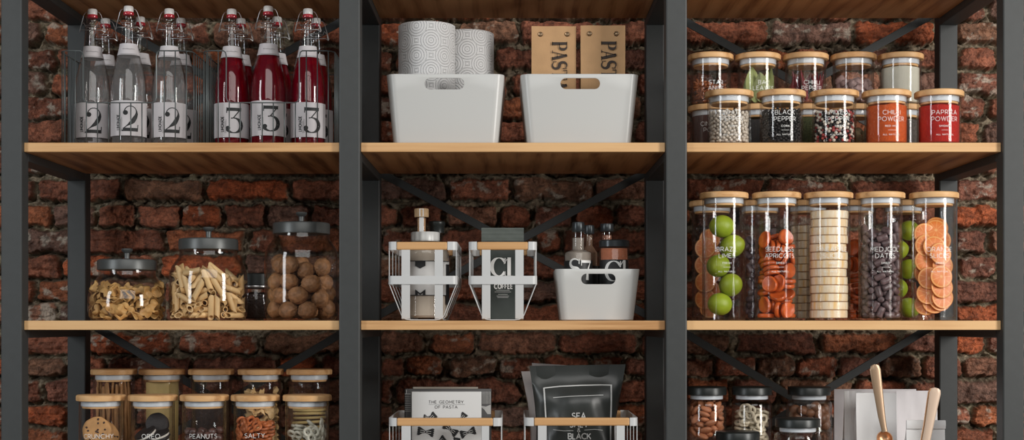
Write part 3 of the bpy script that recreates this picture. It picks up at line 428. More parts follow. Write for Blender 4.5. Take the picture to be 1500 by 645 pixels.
def build_wall():
    s = YW / F
    def axis(lo, hi, a, b, fine, coarse):
        return np.concatenate([np.arange(lo, a, coarse), np.arange(a, b, fine), np.arange(b, hi + coarse, coarse)])
    X = axis(-1.95, 1.95, -1.60, 1.60, .0024, .012); Z = axis(0, 2.7, 1.05, 2.34, .0024, .02)
    U, V = np.meshgrid(X / s + CX, CY - (Z - CZ) / s)
    rnd = random.Random(11)
    wu = U + (fbm(U / 20, V / 20, 3, 3) - .5) * 12 + (fbm(U / 5, V / 5, 4, 3) - .5) * 4.5
    wv = V + (fbm(U / 24, V / 18, 7, 3) - .5) * 11 + (fbm(U / 5, V / 5, 9, 3) - .5) * 4.5
    big = fbm(U / 14, V / 12, 21, 4); fine = fbm(U / 3.2, V / 2.6, 31, 3); hor = fbm(U / 26, V / 3.4, 41, 3)
    GAP = np.zeros(U.shape); D = np.full(U.shape, -60.0); H = np.zeros(U.shape); C = np.zeros(U.shape + (3,)); 
    pal = [(.33, .105, .052), (.29, .10, .055), (.36, .115, .048), (.23, .088, .055), (.26, .125, .072), (.20, .105, .075), (.40, .10, .036), (.29, .13, .078), (.23, .08, .045), (.31, .11, .06)]
    cols = U.shape[1]
    ucol = X / s + CX; vrow = CY - (Z - CZ) / s
    for a, c, br in brick_rows():
        for p, q in br:
            i = np.where((vrow > a - 12) & (vrow < c + 12))[0]; j = np.where((ucol > p - 12) & (ucol < q + 12))[0]
            if len(i) == 0 or len(j) == 0: continue
            sl = (slice(i[0], i[-1] + 1), slice(j[0], j[-1] + 1))
            u = wu[sl]; v = wv[sl]; cx = (p + q) / 2; cy = (a + c) / 2; hw = (q - p) / 2 + .3; hh = (c - a) / 2 + .9; r = min(rnd.uniform(4, 10), hw * .6)
            ang = rnd.uniform(-.018, .018); du = (u - cx); dv = (v - cy) + du * ang
            qx = np.abs(du) - (hw - r); qy = np.abs(dv) - (hh - r)
            d = -(np.hypot(np.maximum(qx, 0), np.maximum(qy, 0)) + np.minimum(np.maximum(qx, qy), 0) - r)
            base = np.array(pal[rnd.randrange(len(pal))]) * rnd.uniform(.72, 1.15)
            off = rnd.uniform(-.004, .005); tl = rnd.uniform(-.00007, .00007); tv = rnd.uniform(-.00012, .00012)
            hgt = off + tl * du + tv * dv + (big[sl] - .5) * .017 + (hor[sl] - .5) * .012 * rnd.uniform(.2, 1.4) + (fine[sl] - .5) * .009
            n2 = fbm(u / 9 + rnd.random() * 50, v / 7, 51 + rnd.randrange(99), 4)
            m = np.clip((n2 - .35) * 2.6, 0, 1)[..., None]
            col = base * (.62 + .62 * m)
            lime = rnd.random()
            if lime < .34:
                th = rnd.uniform(.56, .66); w = np.clip((fbm(u / 12 + 9 * lime, v / 9, 77 + rnd.randrange(99), 4) - th) * 9, 0, 1)[..., None] * .8
                col = col * (1 - w) + np.array((.42, .36, .29)) * w
            dark = np.clip((fine[sl] - .60) * 6, 0, 1)[..., None] * .5; col = col * (1 - dark)
            amp = rnd.uniform(.1, 1.0); gp = np.exp(-((d + 2.0) / 2.0) ** 2) * np.clip((dv - hh * .55) / (hh * .35), 0, 1) * amp * .026 + np.exp(-((d + 1.6) / 1.5) ** 2) * .006
            GAP[sl] = np.maximum(GAP[sl], gp)
            sel = d > D[sl]
            D[sl] = np.where(sel, d, D[sl]); H[sl] = np.where(sel, hgt, H[sl]); C[sl] = np.where(sel[..., None], col, C[sl])
    mn = fbm(U / 8, V / 6, 61, 4); m2 = fbm(U / 30, V / 22, 63, 3)
    mort = -.021 + (mn - .5) * .024 + np.clip(m2 - .50, 0, 1) * .09 + (fine - .5) * .010
    mort = np.minimum(mort, .001) - GAP
    # open joint along the lower edge of many bricks
    e = np.clip((D + .8) / 3.6, 0, 1); e = e * e * (3 - 2 * e)
    dome = np.clip(D / 13, 0, 1) ** .5 * .005
    hgt = mort * (1 - e) + (H + dome) * e
    mc = np.array((.235, .185, .125)) * (.35 + 1.1 * mn[..., None]) * (.5 + fine[..., None]) + np.clip(fbm(U / 28, V / 20, 71, 3)[..., None] - .5, 0, 1) * np.array((.30, .30, .18)) * .8
    ec = np.clip((D + .5 + (fine - .5) * 5) / 2.0, 0, 1)[..., None]
    col = mc * (1 - ec) + C * 1.12 * ec
    Y = YW - hgt
    XX, ZZ = np.meshgrid(X, Z); nz, nx = XX.shape
    co = np.stack([XX, Y, ZZ], -1).reshape(-1, 3)
    idx = np.arange(nz * nx).reshape(nz, nx)
    quads = np.stack([idx[:-1, :-1], idx[:-1, 1:], idx[1:, 1:], idx[1:, :-1]], -1).reshape(-1, 4)
    me = bpy.data.meshes.new('wall_back'); me.vertices.add(len(co)); me.vertices.foreach_set('co', co.astype(np.float32).ravel())
    me.loops.add(quads.size); me.loops.foreach_set('vertex_index', quads.astype(np.int32).ravel())
    me.polygons.add(len(quads)); me.polygons.foreach_set('loop_start', np.arange(0, quads.size, 4, dtype=np.int32))
    me.update(); me.validate()
    at = me.color_attributes.new('brick_colour', 'FLOAT_COLOR', 'POINT')
    at.data.foreach_set('color', np.concatenate([col.reshape(-1, 3), np.ones((len(co), 1))], 1).astype(np.float32).ravel())
    me.polygons.foreach_set('use_smooth', np.ones(len(quads), dtype=bool))
    m, nt, ns, ls = nodes('old_brick')
    b = N(nt, 'ShaderNodeBsdfPrincipled'); o = N(nt, 'ShaderNodeOutputMaterial'); L(nt, b, 0, o, 0)
    va = N(nt, 'ShaderNodeVertexColor', layer_name='brick_colour'); tc = N(nt, 'ShaderNodeTexCoord')
    n = N(nt, 'ShaderNodeTexNoise'); n.inputs['Scale'].default_value = 260; n.inputs['Detail'].default_value = 5; L(nt, tc, 'Object', n, 'Vector')
    r = N(nt, 'ShaderNodeMapRange'); r.inputs['From Min'].default_value = .3; r.inputs['From Max'].default_value = .7; r.inputs['To Min'].default_value = .68; r.inputs['To Max'].default_value = 1.32
    L(nt, n, 'Fac', r, 0); mx = N(nt, 'ShaderNodeVectorMath', operation='SCALE'); L(nt, va, 0, mx, 0); L(nt, r, 0, mx, 'Scale'); L(nt, mx, 0, b, 'Base Color')
    b.inputs['Roughness'].default_value = .72; b.inputs['Specular IOR Level'].default_value = .4
    bp = N(nt, 'ShaderNodeBump'); bp.inputs['Strength'].default_value = 1; bp.inputs['Distance'].default_value = .0035; L(nt, n, 'Fac', bp, 'Height'); L(nt, bp, 0, b, 'Normal')
    me.materials.append(m)
    return tag(mobj('wall_back', me), 'old red brick wall with rough mortar joints', kind='structure')
build_wall()
FLOORM = pmat('grey_floor', (.30, .25, .20), .6, var=.2, vscale=3)
fl = MB(); fl.box((0, .9, -.02), (3.9, 5.4, .04)); tag(fl.build('floor', FLOORM, None), 'plain floor in front of the brick wall', kind='structure')

# ------------------------------------------------------------------ shelving
S1, S2, S3 = 1.8223, 1.4584, 1.0945
TOPS = [S1 + .364, S1, S2, S3]
TH = .0190
YF, YR, PW = 3.0, 3.448, .043
PX = [-1.0194, -.33125, .334, 1.0201]
frame = thing('shelving_frame', 'dark grey steel shelving frame with posts, side rails and crossed braces before the brick wall', 'shelving frame', (0, YF, 0))
def part(mb, name, mat, root, **k):
    """geometry given in world coordinates becomes a child of root"""
    o = mb.build(name, mat, root, **k); o.location = (-root.location.x, -root.location.y, -root.location.z); return o
for x in PX:
    for y in (YF + PW / 2, YR + PW / 2):
        m = MB(); m.box((0, 0, 0), (PW, PW, 2.34), .003)
        o = m.build('post', STEEL, frame, smooth=False); o.location = (x, y - YF, 1.17)
for zt in TOPS:
    for x in PX:
        m = MB(); m.box((0, 0, 0), (PW, YR - YF - PW - .0004, .0355), .002)
        o = m.build('side_rail', STEEL, frame, smooth=False); o.location = (x, (YR - YF + PW) / 2, zt - .0355 / 2)
def brace(x0, y0, x1, y1, k, bay):
    Y = YR + PW + .003 + k * .0045
    a = Vector((px(x0, Y), Y, pz(y0, Y))); b = Vector((px(x1, Y), Y, pz(y1, Y)))
    m = MB(); L_ = (b - a).length; m.box((0, 0, 0), (L_, .004, .0185), .001)
    o = m.build('cross_brace', STEEL, frame, smooth=False); o.location = ((a + b) / 2) - Vector((0, YF, 0)); o.rotation_euler = (0, -math.atan2(b.z - a.z, b.x - a.x), 0)
for (cx_, cy_, sl, hw) in ((328, 592, .6, 206), (1176, 592, .6, 206), (328, 127, .555, 206), (1176, 127, .555, 206), (751.5, 357, .534, 206)):
    brace(cx_ - hw, cy_ - hw * sl, cx_ + hw, cy_ + hw * sl, 0, 0); brace(cx_ - hw, cy_ + hw * sl, cx_ + hw, cy_ - hw * sl, 1, 0)
where = [['top left bay', 'top centre bay', 'top right bay'], ['left bay under the glass bottles', 'centre bay under the large white bins', 'right bay under the spice jars'],
         ['left bay under the knob-lidded pasta jars', 'centre bay under the wire caddies', 'right bay under the tall fruit jars'], ['lowest left bay', 'lowest centre bay', 'lowest right bay']]
for r_, zt in enumerate(TOPS):
    for b_ in range(3):
        x0 = PX[b_] + PW / 2; x1 = PX[b_ + 1] - PW / 2; cx_ = (x0 + x1) / 2; wd = x1 - x0 - .0006
        t = thing('shelf_board', 'oiled wooden shelf board, ' + where[r_][b_], 'shelf', (cx_, YF, zt), group='wooden shelf boards')
        m = MB(); m.box((0, .012 + .024 + (.448 - .036) / 2 - .0005, -TH / 2), (wd, .448 - .036 + .001, TH), .0006); m.build('board', SHELF, t, smooth=False)
        m = MB(); m.box((0, .012 + .012, -TH / 2), (wd, .024, TH), .0012); m.build('front_edge', SHELFE, t, smooth=False)

# ------------------------------------------------------------------ glass jars with bamboo lids
def jar_root(x, Y, z, label, H, R_=.0448, RL=.0508, cat='jar', group=None, sealh=.011, lidh=.0125):
    t = thing('glass_jar', label, cat, (x, Y, z), group=group)
    m = MB(); zt = H - lidh
    m.lathe([(0, .0002), (R_ - .005, .0002), (R_ - .0015, .0014), (R_, .006), (R_, zt - .001), (R_ - .0012, zt)], 48)
    m.cur = 1; m.lathe([(0, .0045), (R_ - .006, .0045), (R_ - .0034, .007), (R_ - .0032, zt - .001), (R_ - .0012, zt)], 48)
    m.build('glass_body', [GLASS, GLASS_IN], t)
    m = MB(); m.lathe([(0, zt), (RL - .002, zt), (RL - .0006, zt + .0006), (RL, zt + .002), (RL, H - .0025), (RL - .0018, H - .0004), (RL - .003, H), (0, H)], 56); m.build('lid', BAMBOO, t)
    m = MB(); m.lathe([(R_ - .0042, zt), (R_ - .0040, zt - .0022), (R_ - .0044, zt - .0045), (R_ - .0040, zt - .0065), (R_ - .0044, zt - sealh), (R_ - .008, zt - sealh)], 48); m.build('seal', SEAL, t)
    m = MB(); m.lathe([(R_ - .0065, zt - sealh + .0002), (R_ - .0065, zt - sealh - .0035), (R_ - .0075, zt - sealh - .0045), (0, zt - sealh - .0045)], 40); m.build('lid_plug', BAMBOO, t)
    return t
def jar_text(t, lines, z_mid, R_=.0448, ang=.14, mat=None, sc_=1.0, rule=True):
    """lines: (text, height, dz) stacked; printed on the glass"""
    m = MB(); fn = on_cyl(R_, 0, ang)
    for s, h, z in lines:
        if s == '-': strip(m, [(-.0075, z_mid + z), (.0075, z_mid + z)], .00055, fn, minlen=.003)
        else: text(m, s, 0, z_mid + z, h * sc_, fn, sp=.30 if h > .006 else .42, wt=.105 if h > .006 else .15)
    return m.build('lettering', mat or INKW, t, smooth=False)
def jl(a, b, c): return [(a, .0086, .0145 + 0), (b, .0086, 0), (c, .0037, -.0165), ('-', 0, -.0235), ('ALL NATURAL', .0032, -.032)]

def powder(mat, x, Y, z, h, label, R_=.0412, cat='spice', name='ground_spice', seed=1, rough=.002):
    m = MB(); rnd = random.Random(seed); n = 40
    prof = [(0, 0), (R_, 0), (R_, h)]
    m.lathe([(0, .0052), (R_ - .003, .0052), (R_, .0085), (R_, h)], n)
    k = 8; v = []; f = []
    ph = [rnd.uniform(0, 6) for _ in range(6)]
    for i in range(k + 1):
        for j in range(n):
            a = 2 * math.pi * j / n; r = R_ * (1 - i / k)
            zz = h + (0 if i == 0 else rough * (math.sin(3 * a + ph[0]) * r / R_ + .8 * math.sin(r * 260 + ph[1] + a) + .6 * math.cos(5 * a + ph[2])) + (1 - r / R_) * rough * 2.5)
            v.append((r * math.cos(a), r * math.sin(a), zz))
    for i in range(k):
        for j in range(n): f.append((i * n + j, i * n + (j + 1) % n, (i + 1) * n + (j + 1) % n, (i + 1) * n + j))
    m.add(v, f); o = m.build(name, mat, None, loc=(x, Y, z), angle=80)
    return tag(o, label, cat, kind='stuff')

def fill_from_sim(key, mesh_fn, name, mats, label, cat, group, x, Y, z, zmax=9, zmin=-1, rz=0, scale=1, zoff=.005, rnd_mesh=3, frac=1, ymax=None):
    mes = []
    for k in range(rnd_mesh):
        m = mesh_fn(k); mt = mats if not isinstance(mats, list) else mats[k % len(mats)]
        o = m.build(name, mt, None, angle=50); mes.append(o.data); bpy.data.objects.remove(o)
    Mz = Matrix.Rotation(rz, 4, 'Z'); c = 0; rr = random.Random(3)
    for it in SIM[key]:
        p = Vector(it[:3]) / 10000 * scale
        if not (zmin < p.z < zmax): continue
        if rr.random() > frac: continue
        q = Quaternion([i / 100 for i in it[3:]]).normalized()
        if ymax is not None and (Mz @ p).y > ymax: continue
        o = mobj(name, mes[c % len(mes)]); c += 1
        o.rotation_mode = 'QUATERNION'
        mm = Mz @ (Matrix.Translation(p) @ q.to_matrix().to_4x4())
        o.location = mm.translation + Vector((x, Y, z + zoff)); o.rotation_quaternion = mm.to_quaternion(); o.scale = (scale,) * 3
        tag(o, label, cat, group)
    return c

# item meshes
def ellip(a, b, c, n=14, m=9, fn=None):
    mb = MB(); v = []; f = []
    v.append((0, 0, c)); 
    for i in range(1, m):
        t = math.pi * i / m
        for j in range(n):
            u = 2 * math.pi * j / n; d = Vector((math.sin(t) * math.cos(u), math.sin(t) * math.sin(u), math.cos(t)))
            k = fn(d, u, t) if fn else 1
            v.append((a * d.x * k, b * d.y * k, c * d.z * k))
    v.append((0, 0, -c)); e = len(v) - 1
    for j in range(n): f.append((0, 1 + j, 1 + (j + 1) % n))
    for i in range(m - 2):
        for j in range(n): f.append((1 + i * n + j, 1 + (i + 1) * n + j, 1 + (i + 1) * n + (j + 1) % n, 1 + i * n + (j + 1) % n))
    for j in range(n): f.append((1 + (m - 2) * n + j, e, 1 + (m - 2) * n + (j + 1) % n))
    return mb.add(v, f)
def penne_mesh(k):
    m = MB(); r0 = .0061; r1 = .0046; n = 14; s = (1, -1, 1)[k % 3]; h = .0205; cut = .0065
    def ring(r, e, s2): return [(e * h + s2 * cut * math.cos(2 * math.pi * j / n) * (r / r0), r * math.sin(2 * math.pi * j / n), r * math.cos(2 * math.pi * j / n)) for j in range(n)]
    s2 = s if k != 2 else -1
    m.loops([ring(r0 * .8, -.0, s) if 0 else ring(r1, -1, s), ring(r0, -1, s), ring(r0, 1, s2 if k == 2 else s), ring(r1, 1, s2 if k == 2 else s), ring(r1, .0, 0), ring(r1, -1, s)], False, False); return m
def tri_mesh(k):
    m = MB(); rnd = random.Random(k + 40); n = 24; R0 = .0150; t = .0016
    def outline(s):
        o = []
        for j in range(n):
            a = 2 * math.pi * j / n; r = R0 * (.60 + .34 * abs(math.cos(1.5 * a)) ** .8) * s
            o.append((r * math.cos(a), r * math.sin(a)))
        return o
    A = outline(1.0); B = outline(.5)
    fold = lambda x, y: .0042 * math.cos(x * 230 + k) + .003 * math.sin(y * 260 + 2 * k) - (x * x + y * y) * 12
    def lay(o, dz): return [(x, y, fold(x, y) + dz) for x, y in o]
    m.loops([lay([(0, 0)] * n, t), lay(B, t * 1.2), lay(A, t * .6), lay(A, -t * .6), lay(B, -t), lay([(0, 0)] * n, -t)], False, False); return m
def walnut_mesh(k):
    def fn(d, u, t):
        seam = math.exp(-(math.atan2(d.y, abs(d.x) + 1e-6) ** 2) / .006) if True else 0
        g = .045 * math.sin(7 * u + 5 * math.cos(3 * t + k)) * math.sin(t) + .035 * math.sin(11 * t + 3 * math.sin(4 * u + k))
        return 1 + g + .055 * (math.exp(-(d.y / .09) ** 2)) 
    return ellip(.0188, .0180, .0205, 32, 20, fn)
def apricot_mesh(k):
    m = MB(); n = 22; a = .0172; pr = [(0, .0022), (.45, .0024), (.72, .0036), (.9, .0042), (1, .0025), (1.02, 0), (1, -.0025), (.9, -.0044), (.72, -.004), (.45, -.0026), (0, -.0024)]
    m.lathe([(r * a, z) for r, z in pr], n, squash=lambda A, z: 1 + .06 * math.sin(2 * A + k) + .04 * math.sin(3 * A + 2 * k) + .02 * math.sin(7 * A)); return m
def date_mesh(k):
    m = MB(); r = .0070; L_ = .0115; pr = [(0, -L_), (r * .72, -L_), (r * .95, -L_ * .88), (r * 1.02, -L_ * .5), (r * .97, 0), (r * 1.03, L_ * .5), (r * .93, L_ * .88), (r * .7, L_), (0, L_)]
    m.lathe(pr, 14, m=rot('Y', math.pi / 2), squash=lambda A, z: 1 + .06 * math.sin(3 * A + z * 300 + k) + .04 * math.sin(5 * A + k)); return m
def almond_mesh(k):
    return ellip(.0090, .0062, .0150, 14, 10, lambda d, u, t: (1 - .30 * max(0, d.z) ** 2) * (1 + .02 * math.sin(9 * u)))
def ring_mesh(k, R0=.0076, r=.0032, off=.0086, ry=1.0):
    m = MB(); n = 16
    for i in range(3):
        a = 2 * math.pi * i / 3 + .3
        m.tube([(off * math.cos(a) + R0 * math.cos(2 * math.pi * j / n), off * math.sin(a) + R0 * math.sin(2 * math.pi * j / n), .0006 * math.sin(j + k)) for j in range(n)], r, 7, closed=True)
    return m
def nut_mesh(k): return ellip(.0086, .0082, .0092, 14, 10, lambda d, u, t: 1 + .04 * math.sin(5 * u + 4 * t + k))
def chunk_mesh(k): return ellip(.0125, .0075, .0095, 10, 7, lambda d, u, t: 1 + .22 * math.sin(3 * u + 2 * t + 2 * k) * math.sin(t))
def anise_mesh(k):
    m = MB()
    for i in range(8):
        a = 2 * math.pi * i / 8
        m.tube([(0.002 * math.cos(a), .002 * math.sin(a), 0), (.007 * math.cos(a), .007 * math.sin(a), .001), (.0105 * math.cos(a), .0105 * math.sin(a), .0015), (.0145 * math.cos(a), .0145 * math.sin(a), .0005)], [.0015, .0028, .0032, .0006], 7)
    m.lathe([(0, .003), (.0025, .002), (.003, 0), (.0025, -.002), (0, -.003)], 10); return m

# ------------------------------------------------------------------ spice jars, top right shelf
YFJ, YRJ = 3.08, 3.285
FRONT = [1068, 1144.5, 1222, 1298.5, 1375.5]
REAR = [1041, 1110, 1180, 1250, 1319]
HS = .114
M_CHILI = pmat('chilli_powder', (.70, .115, .018), .9, var=.35, vscale=300, bump=.6, bscale=900)
M_PAPR = pmat('paprika_powder', (.58, .024, .016), .9, var=.35, vscale=300, bump=.6, bscale=900)
M_CINN = pmat('cinnamon_powder', (.12, .055, .045), .9, var=.3, vscale=200, bump=.5, bscale=900)
M_FLOUR = pmat('white_powder', (.62, .60, .50), .9, var=.06, vscale=60, bump=.3, bscale=500)
M_PCW = pmat('white_peppercorn', (.74, .66, .56), .7, var=.25, vscale=250, rnd=.12)
M_PCR = pmat('red_peppercorn', (.34, .05, .045), .6, rnd=.3)
M_PCB = pmat('black_peppercorn', (.022, .018, .016), .6, var=.3, vscale=300, bump=.4, bscale=1500)
M_HERB = pmat('green_dried_herb', (.12, .14, .055), .9, var=.6, vscale=250, bump=1, bscale=600)
spice_names = [('WHITE', 'PEPPER', 'CORN'), ('BLACK', 'PEPPER', 'CORN'), ('MIXED', 'PEPPER', 'CORN'), ('CHILLI', 'POWDER', 'RED HOT'), ('PAPRIKA', 'POWDER', 'SMOKED')]
spice_lab = ['bamboo-lidded spice jar of white peppercorns, front row, beside the dark post', 'bamboo-lidded spice jar lettered BLACK PEPPER', 'bamboo-lidded spice jar of red, white and black MIXED PEPPER', 'bamboo-lidded spice jar of orange CHILLI POWDER', 'bamboo-lidded spice jar of red PAPRIKA POWDER at the right end']
def three(t, n, zm, mat=None, R_=.0448, ang=0.0): jar_text(t, [(n[0], .0086, .0135), (n[1], .0086, 0), (n[2], .0036, -.0150), ('-', 0, -.0235), ('ALL NATURAL', .0031, -.0325)][:5], zm, R_, ang, mat)
for i, xx in enumerate(FRONT):
    t = jar_root(px(xx, YFJ), YFJ, S1 + .0003, spice_lab[i], HS, group='front row of spice jars')
    three(t, spice_names[i], .052)
rear_top = ['upper back-row spice jar of rust brown star anise', 'upper back-row spice jar of green bay leaves', 'upper back-row spice jar of dark red dried chilli peppers', 'upper back-row spice jar of pinkish garlic flakes', 'upper back-row spice jar of cream white powder']
rear_low = ['lower back-row spice jar of brown CINNAMON POWDER beside the post', 'lower back-row spice jar between the white and black peppercorn jars', 'lower back-row spice jar of green herb behind black and mixed pepper', 'lower back-row spice jar of pale brown nutmegs behind mixed pepper', 'lower back-row spice jar of grey cloves behind chilli and paprika']
top_txt = [('STAR', 'ANISE'), ('BAY', 'LEAVES'), ('CHILLI', 'PEPPER'), None, None]
for i, xx in enumerate(REAR):
    X = px(xx, YRJ)
    t = jar_root(X, YRJ, S1 + .0003, rear_low[i], HS, group='lower back row of spice jars')
    if i == 0: jar_text(t, [('CINNAMON', .0086, .0135), ('POWDER', .0086, 0)], .0565)
    t = jar_root(X, YRJ, S1 + .0006 + HS, rear_top[i], HS, group='upper back row of spice jars')
    if top_txt[i]: jar_text(t, [(top_txt[i][0], .0086, .0125), (top_txt[i][1], .0086, 0)], .034)
powder(M_CHILI, px(FRONT[3], YFJ), YFJ, S1, .082, 'coarse orange chilli powder filling its jar', name='chilli_powder', seed=2)
powder(M_PAPR, px(FRONT[4], YFJ), YFJ, S1, .082, 'bright red paprika powder filling its jar', name='paprika_powder', seed=3)
powder(M_CINN, px(REAR[0], YRJ), YRJ, S1, .090, 'dark brown cinnamon powder in the back-row jar', name='cinnamon_powder', seed=4)
powder(M_HERB, px(REAR[2], YRJ), YRJ, S1, .085, 'dried green herb in the back-row jar behind mixed pepper', name='dried_herb', cat='herb', seed=5)
powder(M_PCB, px(REAR[1], YRJ), YRJ, S1, .08, 'dark seeds in the back-row jar behind black pepper', name='dark_seeds', cat='seeds', seed=6)
powder(pmat('cloves', (.13, .11, .095), .8, var=.6, vscale=220, bump=1, bscale=400), px(REAR[4], YRJ), YRJ, S1, .08, 'grey cloves in the back-row jar behind chilli powder', name='cloves', seed=7)
powder(M_FLOUR, px(REAR[4], YRJ), YRJ, S1 + HS, .083, 'cream white powder in the upper back-row jar', name='white_powder', cat='powder', seed=8)

def shell_pack(r, Rin, height, seed, amax=105, layers=1.25):
    rnd = np.random.RandomState(seed); P = np.zeros((0, 3))
    while True:
        K = 90
        a = np.radians(rnd.uniform(-amax, amax, K)); rr = Rin - r - rnd.uniform(0, layers * r, K) * (rnd.rand(K) < .35)
        c = np.stack([rr * np.sin(a), -rr * np.cos(a)], 1)
        if len(P) == 0: z = np.full(K, r)
        else:
            d2 = ((c[:, None] - P[None, :, :2]) ** 2).sum(-1); k = 4 * r * r - d2
            z = np.where(k > 0, P[None, :, 2] + np.sqrt(np.maximum(k, 0)), r).max(1)
        j = int(np.argmin(z))
        if z[j] > height: break
        P = np.vstack([P, [c[j, 0], c[j, 1], z[j]]])
    return P
def peppercorns(jx, P, r, pick, group, quota, seed):
    base = ellip(1, 1, 1, 10, 7, lambda d, u, t: 1 + .04 * math.sin(3 * u + 4 * t))
    mes = {}
    order = sorted(range(len(P)), key=lambda i: P[i][1])
    rest = {}; rnd = random.Random(seed); c = 0
    for i in order:
        mt, nm, lb = pick(rnd); p = P[i]; s = r * rnd.uniform(.9, 1.04)
        if c < quota and mt is not M_PCB:
            if mt.name not in mes:
                o = base.build(nm, mt); mes[mt.name] = o.data; bpy.data.objects.remove(o)
            o = mobj(nm, mes[mt.name]); o.location = (px(jx, YFJ) + p[0], YFJ + p[1], S1 + .0058 + p[2]); o.scale = (s, s, s); o.rotation_euler = (rnd.random() * 6, rnd.random() * 6, 0)
            tag(o, lb, 'peppercorn', group + (' red' if mt is M_PCR else '')); c += 1
        else: rest.setdefault(mt.name, (mt, MB()))[1].add([(q[0] * s + p[0], q[1] * s + p[1], q[2] * s + p[2] + .0058) for q in base.v], base.f)
    return rest
P = shell_pack(.0036, .0412, .066, 1)
rest = peppercorns(FRONT[0], P, .0036, lambda q: (M_PCW, 'white_peppercorn', 'round white peppercorn in the jar beside the post'), 'white peppercorns in the front jar', 150, 1)
core = MB()
for mt, mb in rest.values(): core.add(mb.v, mb.f)
core.lathe([(0, .0056), (.027, .0056), (.027, .060), (0, .062)], 30)
tag(core.build('white_peppercorns', M_PCW, None, loc=(px(FRONT[0], YFJ), YFJ, S1)), 'mass of white peppercorns behind those at the glass', 'peppercorns', kind='stuff')
P = shell_pack(.0035, .0412, .066, 2)
rest = peppercorns(FRONT[2], P, .0035, lambda q: (M_PCW, 'white_peppercorn', 'white peppercorn among the mixed pepper') if q.random() < .40 else ((M_PCR, 'red_peppercorn', 'dark red peppercorn among the mixed pepper') if q.random() < .42 else (M_PCB, 'b', '')), 'peppercorns in the mixed pepper jar', 150, 2)
core = MB()
for mt, mb in rest.values(): core.add(mb.v, mb.f); 
core.lathe([(0, .0056), (.030, .0056), (.030, .058), (0, .060)], 30)
tag(core.build('black_peppercorns', M_PCB, None, loc=(px(FRONT[2], YFJ), YFJ, S1)), 'black peppercorns filling the mixed pepper jar', 'peppercorns', kind='stuff')
P = shell_pack(.0031, .0412, .070, 3); core = MB(); bs = ellip(1, 1, 1, 8, 6)
for p in P: core.add([(q[0] * .003 + p[0], q[1] * .003 + p[1], q[2] * .003 + p[2] + .0058) for q in bs.v], bs.f)
core.lathe([(0, .0056), (.034, .0056), (.034, .066), (0, .068)], 30)
tag(core.build('black_peppercorns', M_PCB, None, loc=(px(FRONT[1], YFJ), YFJ, S1)), 'black peppercorns filling the BLACK PEPPER jar', 'peppercorns', kind='stuff')

XU = [px(q, YRJ) for q in REAR]; ZU = S1 + HS + .0006
fill_from_sim('anise', anise_mesh, 'star_anise', pmat('star_anise', (.36, .11, .035), .7, var=.4, vscale=200, rnd=.3), 'rust brown star anise in the upper back-row jar', 'star anise', 'star anise in the jar', XU[0], YRJ, ZU)
fill_from_sim('chunk', chunk_mesh, 'garlic_flake', pmat('garlic_flake', (.40, .27, .25), .7, var=.3, vscale=150, rnd=.25), 'pinkish garlic flake in the upper back-row jar', 'garlic flake', 'garlic flakes in the jar', XU[3], YRJ, ZU, scale=.98)
fill_from_sim('chunk', lambda k: ellip(.0095, .0095, .0125, 12, 9), 'nutmeg', pmat('nutmeg', (.30, .22, .12), .75, var=.4, vscale=200, rnd=.2), 'pale brown nutmeg in the lower back-row jar', 'nutmeg', 'nutmegs in the jar', XU[3], YRJ, S1, frac=.7)
def chili_mesh(k):
    m = MB(); rnd = random.Random(k); L_ = .05 + .01 * k; n = 9
    pts = [(.006 * math.sin(3 * i / n + k), .004 * math.cos(2 * i / n), L_ * i / n) for i in range(n + 1)]
    m.tube(pts, [.002, .0055, .0062, .006, .0056, .005, .0042, .0032, .002, .0006], 8); return m
M_CH = pmat('dried_chilli', (.16, .012, .016), .28, var=.4, vscale=120, rnd=.4)
rnd = random.Random(4)
for i in range(13):
    a = -1.9 + 3.8 * i / 12; r = .0315 if i % 2 else .024
    o = chili_mesh(i % 3).build('dried_chilli', M_CH, None); o.location = (XU[2] + r * math.sin(a), YRJ - r * math.cos(a), ZU + .0075 + (.0 if i % 3 else .012)); o.rotation_euler = (rnd.uniform(-.10, .10), rnd.uniform(-.16, .16), rnd.uniform(0, 6))
    tag(o, 'shiny dark red dried chilli standing in the upper back-row jar', 'chilli', 'dried chillies in the jar')
M_BAY = pmat('bay_leaf', (.30, .34, .12), .6, var=.25, vscale=60, rnd=.25)
def leaf_mesh(L_, w, bend, tw):
    m = MB(); n = 12; k = 6; v = []; f = []
    for i in range(n + 1):
        s = i / n; ww = w * math.sin(math.pi * min(1, s * .97 + .02)) ** .8
        for j in range(k + 1):
            q = j / k * 2 - 1; x = q * ww; y = abs(q) * ww * .35 + bend * s * s * L_ + .0008 * math.sin(s * 24 + q * 3)
            a = tw * s; v.append((x * math.cos(a) - y * math.sin(a), x * math.sin(a) + y * math.cos(a), s * L_))
    for i in range(n):
        for j in range(k): f.append((i * (k + 1) + j, i * (k + 1) + j + 1, (i + 1) * (k + 1) + j + 1, (i + 1) * (k + 1) + j))
    nv = len(v); v += [(a, b + .0006, c) for a, b, c in v]; f += [tuple(q + nv for q in g[::-1]) for g in f]
    m.add(v, f); m.tube([(0, .0002, 0), (-math.sin(tw * .5) * bend * .25 * L_, bend * .25 * L_, L_ * .5), (-math.sin(tw) * bend * L_, math.cos(tw) * bend * L_, L_)], .0005, 5); return m
